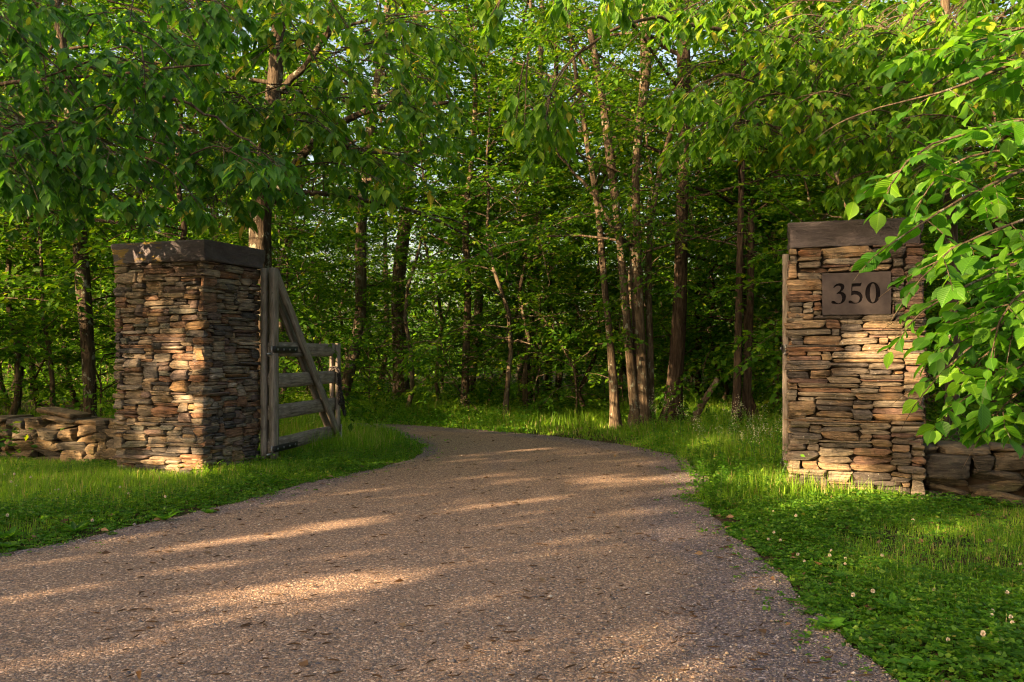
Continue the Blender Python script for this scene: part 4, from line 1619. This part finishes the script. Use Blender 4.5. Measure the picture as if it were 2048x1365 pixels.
def keep_out(x, y):
    k = np.zeros(len(x), bool)
    for c, wx, wy in ((LPC, LWX, LWY), (RPC, RWX, RWY)):
        lx = (x - c[0]) * cR + (y - c[1]) * sR
        ly = -(x - c[0]) * sR + (y - c[1]) * cR
        k |= (np.abs(lx) < wx / 2 - 0.02) & (np.abs(ly) < wy / 2 - 0.02)
    for s, L, dn in ((wl, 5.0, -1), (wr_, 4.0, 1)):
        lx = ((x - s[0]) * cR + (y - s[1]) * sR) * dn
        ly = -(x - s[0]) * sR + (y - s[1]) * cR
        k |= (lx > 0) & (lx < L) & (ly > 0.05) & (ly < 0.45)
    return k


def scatter_xy(rng, n, x0, x1, y0, y1, soft=0.10):
    x = rng.uniform(x0, x1, n)
    y = rng.uniform(y0, y1, n)
    vis = np.abs(x) < 0.66 * y + 0.6
    x, y = x[vis], y[vis]
    ins = in_poly(x, y)
    d = edge_dist(x, y)
    nz = snoise(np.stack([x, y], -1), 31, 3, 4.0)
    sd = np.where(ins, -d, d) + 0.15 * nz
    k = (sd > -0.01 + rng.exponential(soft * 0.35, len(x)) * 0.6) & ~keep_out(x, y)
    # strays on the gravel edge
    stray = (sd < 0) & (sd > -0.6) & (rng.random(len(x)) < 0.10 * np.exp(sd / 0.16))
    k = k | (stray & ~keep_out(x, y))
    return x[k], y[k], sd[k]


def blades(mb, rng, x, y, h, w, lean=0.55, seg=2):
    n = len(x)
    z = gz(x, y) - 0.005
    a = rng.uniform(0, 2 * pi, n)
    ld = np.stack([np.cos(a), np.sin(a), np.zeros(n)], -1)
    sdv = np.stack([-np.sin(a), np.cos(a), np.zeros(n)], -1)
    l = np.abs(rng.normal(0, lean, n))[:, None]
    b = np.stack([x, y, z], -1)
    h = h[:, None]
    w = np.broadcast_to(np.asarray(w, float), (n,))[:, None]
    up = np.array([0, 0, 1.0])
    m1 = b + up * h * 0.5 + ld * h * 0.2 * l * 1.2
    tp = b + up * h * (1 - 0.25 * l) + ld * h * l
    V = np.stack([b - sdv * w / 2, b + sdv * w / 2, m1 + sdv * w * 0.42, m1 - sdv * w * 0.42, tp], 1)
    o = (np.arange(n) * 5)[:, None]
    mb.add(V.reshape(-1, 3), [o + np.array([[0, 1, 2, 3]]), o + np.array([[3, 2, 4]])])


def patchy(x, y, seed, s=1.2):
    return snoise(np.stack([x, y], -1), seed, 3, s)


def build_grass():
    rng = np.random.default_rng(41)
    mb = MB()
    # near right verge
    for (n, x0, x1, y0, y1, hm, wd) in ((90000, 1.2, 5.2, 2.2, 7.6, 0.085, 0.0035), (95000, -6.8, -0.9, 4.6, 10.2, 0.075, 0.004), (60000, 1.4, 6, 7.0, 12, 0.17, 0.005),
                                         (60000, -3.2, -0.6, 8.5, 14, 0.12, 0.005)):
        x, y, sd = scatter_xy(rng, n, x0, x1, y0, y1)
        pn = patchy(x, y, 12)
        kk = (patchy(x, y, 19, 2.6) > -0.42 + rng.normal(0, 0.15, len(x))) | (rng.random(len(x)) < 0.25)
        x, y, sd, pn = x[kk], y[kk], sd[kk], pn[kk]
        edge = np.clip(sd / 0.5, 0.25, 1)
        h = hm * rng.uniform(0.4, 1.5, len(x)) * (1 + 0.5 * pn) * edge
        # longer tufts against the stonework
        h = h * 1.0
        blades(mb, rng, x, y, h, wd * rng.uniform(0.7, 1.4, len(x)))
    # longer grass on the island behind the left gate
    x, y, sd = scatter_xy(rng, 30000, -6.5, -1.2, 10.4, 15.2)
    k2 = x < -1.6 - 0.0 * y
    x, y, sd = x[k2], y[k2], sd[k2]
    blades(mb, rng, x, y, 0.27 * rng.uniform(0.4, 1.4, len(x)) * np.clip(sd / 0.4, 0.3, 1), 0.007, 0.5)
    # grass strip round the bend beyond the gate
    x, y, sd = scatter_xy(rng, 190000, -9, 9, 11, 24, 0.15)
    side = (y > 12.4 + 0.0 * x) | (x > 1.5)
    x, y, sd = x[side], y[side], sd[side]
    keep = rng.random(len(x)) < np.clip(1.25 - (y - 17) / 6, 0.05, 1)
    x, y, sd = x[keep], y[keep], sd[keep]
    h = 0.17 * rng.uniform(0.3, 1.5, len(x)) * (1 + 0.7 * patchy(x, y, 14)) * np.clip(sd / 0.8, 0.35, 1.3)
    blades(mb, rng, x, y, h, 0.009 * rng.uniform(0.7, 1.5, len(x)), 0.75)
    # sparse woodland grass behind the walls
    for (x0, x1, y0, y1, n) in ((-12, -4, 10.2, 17, 26000), (3.5, 10, 8, 16, 22000)):
        x, y, sd = scatter_xy(rng, n, x0, x1, y0, y1)
        blades(mb, rng, x, y, 0.16 * rng.uniform(0.4, 1.5, len(x)), 0.008, 0.6)
    o = mb.build('grass', M_GRASS)
    tag(o, 'bright green grass along both sides of the gravel drive', 'grass', kind='stuff')


def build_clover():
    rng = np.random.default_rng(43)
    mb = MB()
    for (n, x0, x1, y0, y1, sz, thr) in ((52000, 1.2, 5.0, 2.2, 7.4, 0.024, -0.12), (52000, -6.8, -0.9, 4.6, 9.8, 0.023, 0.0), (16000, 1.3, 4.5, 7.2, 10.5, 0.028, -0.3), (12000, -3.2, -0.6, 8.8, 12.5, 0.02, 0.0)):
        x, y, sd = scatter_xy(rng, n, x0, x1, y0, y1)
        pn = patchy(x, y, 22, 1.6)
        k = pn + 0.5 * (sd < 0.5) > thr + rng.normal(0, 0.12, len(x))
        x, y, sd, pn = x[k], y[k], sd[k], pn[k]
        h = 0.055 * rng.uniform(0.35, 1.3, len(x)) * np.clip(sd / 0.45, 0.3, 1) * (1.15 + 0.6 * pn)
        c = np.stack([x, y, gz(x, y) + np.maximum(h, 0.006)], -1)
        a0 = rng.uniform(0, 6.28, len(x))
        s = sz * rng.uniform(0.6, 1.25, len(x))
        tilt = rng.normal(0, 0.45, (len(x), 3))
        for j in range(3):
            a = a0 + j * 2.0944
            d = np.stack([np.cos(a), np.sin(a), np.full(len(x), 0.12)], -1)
            T = np.array([[0, 0, 0], [0.55, 0.42, 0.03], [0.98, 0.26, 0.0], [0.9, 0, -0.04], [0.98, -0.26, 0.0], [0.55, -0.42, 0.03]])
            nr = np.array([0, 0, 1.0]) + tilt
            d = norm(d)
            b = norm(np.cross(nr, d))
            nn = np.cross(d, b)
            V = c[:, None] + s[:, None, None] * (d[:, None] * T[None, :, 0:1] + b[:, None] * T[None, :, 1:2] + nn[:, None] * T[None, :, 2:3])
            F = np.array([[0, 3, 2, 1], [0, 5, 4, 3]])
            mb.add(V.reshape(-1, 3), (F[None] + (np.arange(len(x)) * 6)[:, None, None]).reshape(-1, 4))
    o = mb.build('clover', M_CLOVER)
    tag(o, 'low clover leaves covering the verges beside the gravel', 'clover', kind='stuff')


def build_undergrowth():
    rng = np.random.default_rng(47)
    mb = MB()
    x = rng.uniform(-22, 22, 9000)
    y = rng.uniform(9, 34, 9000)
    k = (np.abs(x) < 0.7 * y) & ((y > 16.2) | (x < -4.6) | (x > 3.8)) & (np.abs(x) > -1)
    x, y = x[k], y[k]
    k = ~in_poly(x, y) & (edge_dist(x, y) > 0.9) & ~keep_out(x, y) & (patchy(x, y, 60, 0.8) > -0.25)
    x, y = x[k], y[k]
    n = len(x)
    nl = 26
    h = rng.uniform(0.12, 0.6, n) * (0.8 + 0.5 * patchy(x, y, 61, 0.5))
    c = np.stack([x, y, gz(x, y)], -1)
    off = rng.normal(0, 0.2, (n, nl, 3))
    off[..., 2] = rng.random((n, nl)) ** 0.7 * h[:, None]
    pos = (c[:, None] + off).reshape(-1, 3)
    d = rng.normal(0, 1, pos.shape)
    d[:, 2] = d[:, 2] * 0.3 - 0.15
    leaves(mb, pos, d, np.array([0, 0, 1.0]) + rng.normal(0, 0.35, pos.shape), rng.uniform(0.05, 0.12, len(pos)), 1.1, 'far')
    o = mb.build('undergrowth', M_LEAF_FAR)
    tag(o, 'leafy undergrowth covering the forest floor between the trunks', 'undergrowth', kind='stuff')


def build_herbs():
    rng = np.random.default_rng(49)
    mb = MB()
    for (n, x0, x1, y0, y1, hh, lo) in ((5200, -8, 9, 12.6, 18.5, 0.2, 0.045), (1500, 1.6, 5.5, 7.3, 12.5, 0.26, 0.035), (900, -3.4, -0.9, 8.6, 12.8, 0.1, 0.03), (900, 1.4, 5, 2.6, 7, 0.07, 0.022), (900, -6.5, -1.5, 5, 9.5, 0.07, 0.025)):
        x, y, sd = scatter_xy(rng, n, x0, x1, y0, y1)
        k = patchy(x, y, 63, 1.1) > -0.15
        x, y, sd = x[k], y[k], sd[k]
        n = len(x)
        nl = 22
        c = np.stack([x, y, gz(x, y)], -1)
        off = rng.normal(0, 1, (n, nl, 3)) * [0.05 + hh * 0.22, 0.05 + hh * 0.22, 0]
        off[..., 2] = rng.random((n, nl)) * (hh * rng.uniform(0.5, 1.7, n) * np.clip(sd / 0.5, 0.3, 1))[:, None]
        pos = (c[:, None] + off).reshape(-1, 3)
        d = rng.normal(0, 1, pos.shape)
        d[:, 2] = d[:, 2] * 0.3 + 0.1
        leaves(mb, pos, d, np.array([0, 0, 1.0]) + rng.normal(0, 0.35, pos.shape), lo * rng.uniform(0.6, 1.5, len(pos)), 1.0, 'mid')
    o = mb.build('low_herbs', M_CLOVER)
    tag(o, 'mixed low leafy herbs growing through the grass beside the drive', 'herbs', kind='stuff')


def build_pebbles():
    rng = np.random.default_rng(51)
    n = 130000
    # denser close to the camera
    y = 2.9 + (12.5 - 2.9) * rng.random(n) ** 1.7
    x = rng.uniform(-1, 1, n) * (0.62 * y + 0.3)
    k = in_poly(x, y)
    x, y = x[k], y[k]
    ed = edge_dist(x, y)
    k = rng.random(len(x)) < np.clip(1.1 - ed * 0.35, 0.45, 1)
    x, y = x[k], y[k]
    n = len(x)
    r = rng.lognormal(-5.62, 0.42, n).clip(0.0015, 0.016)
    T = np.array([[1, 0, 0], [0, 1, 0], [-1, 0, 0], [0, -1, 0], [0.1, 0.1, 0.62], [0.0, 0, -0.5]])
    F = np.array([[0, 1, 4], [1, 2, 4], [2, 3, 4], [3, 0, 4], [1, 0, 5], [2, 1, 5], [3, 2, 5], [0, 3, 5]])
    a = rng.uniform(0, 6.28, n)
    V = T[None] * (1 + rng.normal(0, 0.22, (n, 6, 3)))
    X = V[..., 0] * np.cos(a)[:, None] - V[..., 1] * np.sin(a)[:, None]
    Y = V[..., 0] * np.sin(a)[:, None] + V[..., 1] * np.cos(a)[:, None]
    V = np.stack([X, Y * 0.8, V[..., 2]], -1) * r[:, None, None] + np.stack([x, y, 0.018 + r * 0.25], -1)[:, None]
    mb = MB()
    mb.add(V.reshape(-1, 3), (F[None] + (np.arange(n) * 6)[:, None, None]).reshape(-1, 3))
    tag(mb.build('loose_gravel', M_PEBBLE), 'loose grey and tan gravel stones strewn over the drive', 'gravel', kind='stuff')


def build_litter():
    """dark catkins and bits of bark on the drive"""
    rng = np.random.default_rng(53)
    mb = MB()
    n = 1100
    y = 3.2 + 10 * rng.random(n) ** 1.2
    x = rng.uniform(-1, 1, n) * 0.5 * y
    k = in_poly(x, y) & (edge_dist(x, y) > 0.05)
    for xx, yy in zip(x[k], y[k]):
        L = rng.uniform(0.01, 0.036)
        a = rng.normal(0.25, 0.8)
        t = np.linspace(-1, 1, 5)
        bend = rng.normal(0, 0.3)
        p = np.stack([xx + np.cos(a) * t * L - np.sin(a) * bend * L * t * t, yy + np.sin(a) * t * L + np.cos(a) * bend * L * t * t, np.full(5, 0.032)], -1)
        mb.add(*tube(p, np.array([0.001, 0.003, 0.0038, 0.003, 0.001]) * rng.uniform(0.6, 1.2), 5))
    m = mat_plain('litter', (0.075, 0.045, 0.025), 0.9, 0.1, nscale=90, nvar=0.5)
    tag(mb.build('fallen_catkins', m), 'dark fallen catkins and bark bits scattered on the gravel', 'leaf litter', kind='stuff')


def build_dead_leaves():
    rng = np.random.default_rng(57)
    n = 9000
    y = rng.uniform(3, 26, n)
    x = rng.uniform(-1, 1, n) * 0.68 * y
    ins = in_poly(x, y)
    d = edge_dist(x, y)
    p = np.where(ins, np.where(d < 0.35, 0.22, 0.02), np.where(d < 0.3, 0.5, np.where(y > 10, 0.9, 0.2)))
    k = rng.random(n) < p
    x, y = x[k], y[k]
    pos = np.stack([x, y, gz(x, y) + 0.03], -1)
    dd = rng.normal(0, 1, pos.shape)
    dd[:, 2] *= 0.25
    mb = MB()
    leaves(mb, pos, dd, np.array([0, 0, 1.0]) + rng.normal(0, 0.4, pos.shape), rng.uniform(0.025, 0.075, len(x)), 0.9, 'mid')
    m, t, out = newmat('dead_leaf')
    g = t.nodes.new('ShaderNodeNewGeometry')
    principled(t, out, ramp(t, g.outputs['Random Per Island'], [(0, (0.06, 0.035, 0.02)), (0.5, (0.14, 0.08, 0.04)), (1, (0.26, 0.17, 0.09))]), 0.8, None, 0.2)
    tag(mb.build('dead_leaves', m), 'brown dead leaves lying along the verges and on the forest floor', 'leaf litter', kind='stuff')


build_dead_leaves()
build_grass()
build_clover()
build_undergrowth()
build_herbs()
build_pebbles()
build_litter()


# ---- clover blossoms, individually
def blossoms():
    m = mat_plain('blossom_white', (0.62, 0.55, 0.42), 0.8, 0.2, nscale=200, nvar=0.35)
    ms = mat_plain('blossom_stem', (0.06, 0.14, 0.02), 0.6)
    rng = np.random.default_rng(5)
    root = empty('clover_flower')
    st, hd = MB(), MB()
    st.add(*tube([(0, 0, 0), (0.003, 0, 0.04), (0.0, 0.002, 0.085)], [0.0013, 0.0012, 0.001], 4))
    # head: many small upright florets round a ball
    k = 70
    i = np.arange(k)
    ph = np.arccos(1 - 1.75 * (i + 0.5) / k)
    th = i * 2.39996
    d = np.stack([np.sin(ph) * np.cos(th), np.sin(ph) * np.sin(th), np.cos(ph)], -1)
    leaves(hd, np.array([0, 0, 0.09]) + d * 0.003, d, rng.normal(0, 1, (k, 3)), 0.0115, 0.8, 'far')
    st.build('stem', ms, root)
    hd.build('flower_head', m, root)
    root['category'] = 'flower'
    px = [(1545, 1035), (1548, 1080), (1543, 1090), (1567, 1093), (1612, 1133), (1661, 1120), (1663, 1128), (1687, 1133), (1689, 1143), (1765, 1131), (1743, 1210), (1863, 1206), (1986, 1265), (2023, 1270), (2023, 1280), (1985, 1252),
          (1969, 1313), (1991, 1308), (1895, 1308), (1897, 1203), (2010, 1213), (1826, 1064), (1592, 1052), (1600, 1125), (2040, 1150), (1708, 1216),
          (20, 984), (35, 985), (100, 1000), (112, 993), (118, 992), (150, 995), (60, 972), (13, 1055), (180, 1060), (240, 990), (505, 940), (520, 955), (545, 950), (258, 1000), (70, 1010), (330, 1010), (8, 960), (30, 965)]
    for i, (a, b) in enumerate(px):
        d = CAMH * FPX / (b - HOR + 8)
        q = P(a, b, d)
        r = root if i == 0 else copy_tree(root, (0, 0, 0), 0)
        r.location = (q[0], q[1], gz([q[0]], [q[1]])[0])
        r.rotation_euler = (rng.normal(0, 0.12), rng.normal(0, 0.12), rng.uniform(0, 6))
        s = rng.uniform(0.55, 0.85)
        r.scale = (s, s, s * rng.uniform(0.9, 1.3))
        if a < 1000:
            r['label'] = 'small cream clover blossom in the grass verge left of the drive'
            r['group'] = 'clover blossoms in the left verge'
        elif b < 1150:
            r['label'] = 'cream clover blossom in the clover below the numbered pillar'
            r['group'] = 'clover blossoms below the right pillar'
        else:
            r['label'] = 'cream clover blossom low in the right foreground clover'
            r['group'] = 'clover blossoms in the right foreground'


blossoms()


# ---- broad leaved weeds
def weeds():
    rng = np.random.default_rng(6)

    def rosette(name, nl, L, e, wd, seed):
        rg = np.random.default_rng(seed)
        mb = MB()
        a = np.arange(nl) * 2.4 + rg.normal(0, 0.2, nl)
        el = e + rg.normal(0, 0.15, nl)
        d = np.stack([np.cos(a) * np.cos(el), np.sin(a) * np.cos(el), np.sin(el)], -1)
        nr = np.array([0, 0, 1.0]) + rg.normal(0, 0.2, (nl, 3))
        leaves(mb, np.zeros((nl, 3)) + [0, 0, 0.005], d, nr, L * rg.uniform(0.7, 1.1, nl), wd, 'near')
        o = mb.build(name, M_CLOVER)
        o['category'] = 'weed'
        return o

    def stalk(name, h, nl, ll, seed, flower=None):
        rg = np.random.default_rng(seed)
        root = empty(name)
        st, lf = MB(), MB()
        for s in range(4):
            o2 = rg.normal(0, 0.06, 2)
            top = np.array([o2[0] * 2.5, o2[1] * 2.5, h * rg.uniform(0.75, 1.1)])
            pts = resample([(o2[0], o2[1], 0), (o2[0] * 1.3, o2[1] * 1.4, top[2] * 0.5), top], 7)
            st.add(*tube(pts, np.linspace(0.004, 0.0015, 7), 4))
            t = rg.uniform(0.1, 1, nl)
            x = t * 6
            i = np.minimum(x.astype(int), 5)
            f = (x - i)[:, None]
            pos = pts[i] * (1 - f) + pts[i + 1] * f
            d = rg.normal(0, 1, (nl, 3))
            d[:, 2] = 0.25
            leaves(lf, pos, d, np.array([0, 0, 1.0]) + rg.normal(0, 0.3, (nl, 3)), ll * rg.uniform(0.6, 1.1, nl) * (1.2 - 0.5 * t), 0.75, 'mid')
            if flower:
                fm = flower
                k = 26
                dd = rg.normal(0, 1, (k, 3))
                leaves(fm, top + dd * [0.02, 0.02, 0.035], dd, rg.normal(0, 1, (k, 3)), 0.012, 1, 'far')
        if flower:
            flower.build('flower_head', mat_plain('weed_flower', (0.6, 0.58, 0.4), 0.8), root)
        st.build('stem', mat_plain('weed_stem', (0.07, 0.14, 0.02)), root)
        lf.build('foliage', M_CLOVER, root)
        root['category'] = 'weed'
        return root
    plant = rosette('plantain', 9, 0.13, 0.45, 0.75, 1)
    dand = rosette('dandelion', 12, 0.15, 0.6, 0.38, 2)
    spots = [(1955, 1290, plant), (1905, 1330, dand), (1840, 1345, plant), (1900, 1290, dand), (1975, 1345, dand), (1660, 1262, plant), (1790, 1235, dand), (1700, 1170, plant), (1860, 1045, dand), (1890, 1060, plant),
             (1560, 990, dand), (1480, 985, plant), (1520, 1000, dand), (540, 975, dand), (600, 955, dand), (700, 945, plant), (370, 1010, dand), (250, 1040, plant), (420, 1030, plant), (20, 1100, plant), (150, 1070, dand), (15, 1085, dand), (330, 1045, dand)]
    seen = set()
    for i, (a, b, pr) in enumerate(spots):
        q = P(a, b, CAMH * FPX / (b - HOR))
        o = pr
        if pr.name in seen:
            o = pr.copy()
            COL.objects.link(o)
        seen.add(pr.name)
        o.location = (q[0], q[1], gz([q[0]], [q[1]])[0] + 0.01)
        o.rotation_euler = (0, 0, rng.uniform(0, 6))
        s = rng.uniform(0.5, 0.9)
        o.scale = (s, s, s)
        zone = 'in the left verge' if a < 1000 else 'at the foot of the numbered pillar' if b < 1100 else 'in the right foreground clover'
        kind = 'broad leaved plantain' if pr is plant else 'toothed dandelion rosette'
        o['label'] = f'{kind} growing {zone}'
        o['group'] = f'{kind}s {zone}'
    P1 = stalk('tall_weed', 0.48, 34, 0.055, 11, MB())
    P2 = stalk('tall_weed', 0.28, 70, 0.05, 12)
    pos = [(1400, 958, P2), (1425, 962, P2), (1412, 950, P2), (1385, 948, P2), (1460, 975, P2), (1500, 985, P2), (1445, 945, P1), (1475, 925, P1), (1505, 935, P1), (1530, 950, P1), (1550, 970, P1), (1440, 900, P1), (1480, 895, P1), (1525, 905, P1), (1555, 930, P1),
           (1415, 1000, P2), (1440, 1020, P2), (1540, 1010, P2), (1360, 890, P1), (1310, 880, P1)]
    first = {P1.name: True, P2.name: True}
    for i, (a, b, pr) in enumerate(pos):
        q = P(a, b, CAMH * FPX / (b - HOR))
        loc = (q[0], q[1], gz([q[0]], [q[1]])[0])
        if first[pr.name]:
            o = pr
            first[pr.name] = False
            o.location = loc
        else:
            o = copy_tree(pr, loc, rng.uniform(0, 6), rng.uniform(0.8, 1.25))
        zone = 'at the gravel edge left of the numbered pillar' if b > 940 else 'in the long grass behind the right gate'
        o['label'] = f'{"tall thin" if pr is P1 else "bushy pale green"} weed {zone}'
        o['group'] = f'{"tall" if pr is P1 else "bushy"} weeds {zone}'


weeds()


# ============================================================ unseen trees added behind the camera, crowns gapped to shape the sunlight
GAPS = []       # (u, v, ru, rv, strength)


def gap(px, py, ru, rv, s=1.0, d=None, z=None):
    if d is None:
        d = CAMH * FPX / (py - HOR)
    p = P(px, py, d)
    GAPS.append((p @ SU, p @ SV, ru, rv, s))


# streaks on the gravel
for a, b, ru, rv in ((450, 1228, .2, .06), (600, 1190, .27, .15), (740, 1163, .2, .09), (420, 1095, .12, .06), (530, 1080, .12, .05), (620, 1065, .12, .05), (700, 1052, .1, .05), (640, 1075, .12, .05),
                     (1040, 1010, .16, .09), (1160, 1000, .14, .07),  (1180, 960, .2, .08), (1300, 965, .2, .08), (1380, 955, .22, .09), (930, 925, .1, .03),  (1000, 1290, .12, .02)):
    gap(a, b, ru * 1.18, rv * 1.18, 1.0)
# left pillar: dapple on its front, stronger low down
for a, b, ru, rv, s in ((350, 925, .48, .17, 1), (390, 820, .26, .2, .9), (380, 710, .3, .2, .8), (290, 720, .26, .08, .85), (260, 850, .22, .08, .9), (398, 600, .12, .14, .8)):
    gap(a, b, ru, rv, s, d=8.75)
for a, b, ru, rv, s in ((60, 880, .5, .2, .8), (190, 890, .35, .2, .8), (120, 900, .3, .15, .8)):
    gap(a, b, ru, rv, s, d=10)
# right pillar
for a, b, ru, rv, s in ((1640, 960, .5, .27, 1), (1760, 985, .42, .18, 1), (1790, 700, .32, .24, 1), (1770, 760, .35, .14, .9), (1650, 930, .35, .15, 1), (1800, 830, .2, .12, .4)):
    gap(a, b, ru, rv, s, d=7.2)
# verge beside the right pillar, clover corner
for a, b, ru, rv, s in ((1420, 960, .3, .12, 1), (1500, 970, .4, .14, 1), (1550, 1000, .3, .1, .9), (1700, 1030, .4, .06, .8), (1900, 1060, .4, .05, .7), (1960, 1330, .3, .05, .5), (1480, 900, .4, .15, .9)):
    gap(a, b, ru, rv, s)
GA = np.array(GAPS)


def shade_keep(pos, rng):
    u, v = pos @ SU, pos @ SV
    g = np.zeros(len(u))
    for (a, b, ru, rv, s) in GA:
        q2 = ((u - a) / ru) ** 2 + ((v - b) / rv) ** 2
        g = np.maximum(g, s * np.clip(1.6 - q2, 0, 1))
    base = np.full(len(u), 0.0)
    nz = snoise(np.stack([u, v], -1), 70, 3, 2.2)
    hi = np.where(u > -2.4, np.clip((v - 1.9) / 1.2, 0, 1), np.clip((v - 4.4) / 1.0, 0, 1))
    lim = np.where(u > -5.5, 0.85, -0.12)
    base = np.maximum(base, hi * np.clip((nz + lim) * 1.6 + 0.35, 0, 0.97))
    # deep wood beyond the gate gets its own dapple
    far = ((u < -10.2) & (v > 2.2)) | ((u < -9.2) & (v > 2.7))
    base = np.maximum(base, far * np.clip(nz * 1.7 + 0.95, 0, 0.97))
    base = np.maximum(base, ((u > -2.7) & (v > 2.0)) * 0.82)
    g = np.maximum(g, base)
    return rng.random(len(u)) > g


def shade_trees():
    rng = np.random.default_rng(60)
    us = np.arange(-23, 12, 4.4)
    for k, u0 in enumerate(us):
        c = dh * -13.5 + SU * u0
        root = empty('shade_tree', (c[0], c[1], 0))
        tag(root, 'tall leafy tree added unseen behind the camera, crown gapped to dapple the drive', 'tree', 'added unseen shade trees')
        wood, lf = MB(), MB()
        pts = np.array([[0, 0, -0.1], [0.1, 0, 3], [-0.1, 0.1, 7], [0, 0, 12]])
        cc, rr = trunk_tube(wood, pts, np.array([0.13, 0.1, 0.08, 0.03]), 8, k)
        for b in range(7):
            z = 2.4 + b * 1.3
            a = b * 2.4
            bp, br = branch(rng, (0, 0, z), (cos(a), sin(a), 0.5), 2.2, 0.028, 5, -0.05)
            wood.add(*tube(bp, br, 5, False))
        n = 21000
        uu = rng.uniform(-2.4, 2.4, n)
        zz = rng.uniform(1.9, 13.5, n)
        ss = rng.normal(0, 1.1, n).clip(-2.4, 2.4)
        pos = SU * uu[:, None] + dh * ss[:, None] + np.array([0, 0, 1.0]) * zz[:, None]
        kk = shade_keep(pos + c, rng)
        pos = pos[kk]
        d = rng.normal(0, 1, pos.shape)
        leaves(lf, pos, d, rng.normal(0, 1, pos.shape) - SD * 1.2, rng.uniform(0.14, 0.24, len(pos)), 1.2, 'far')
        wood.build('trunk', M_BARK, root, smooth=True)
        lf.build('crown', M_LEAF_FAR, root)


shade_trees()
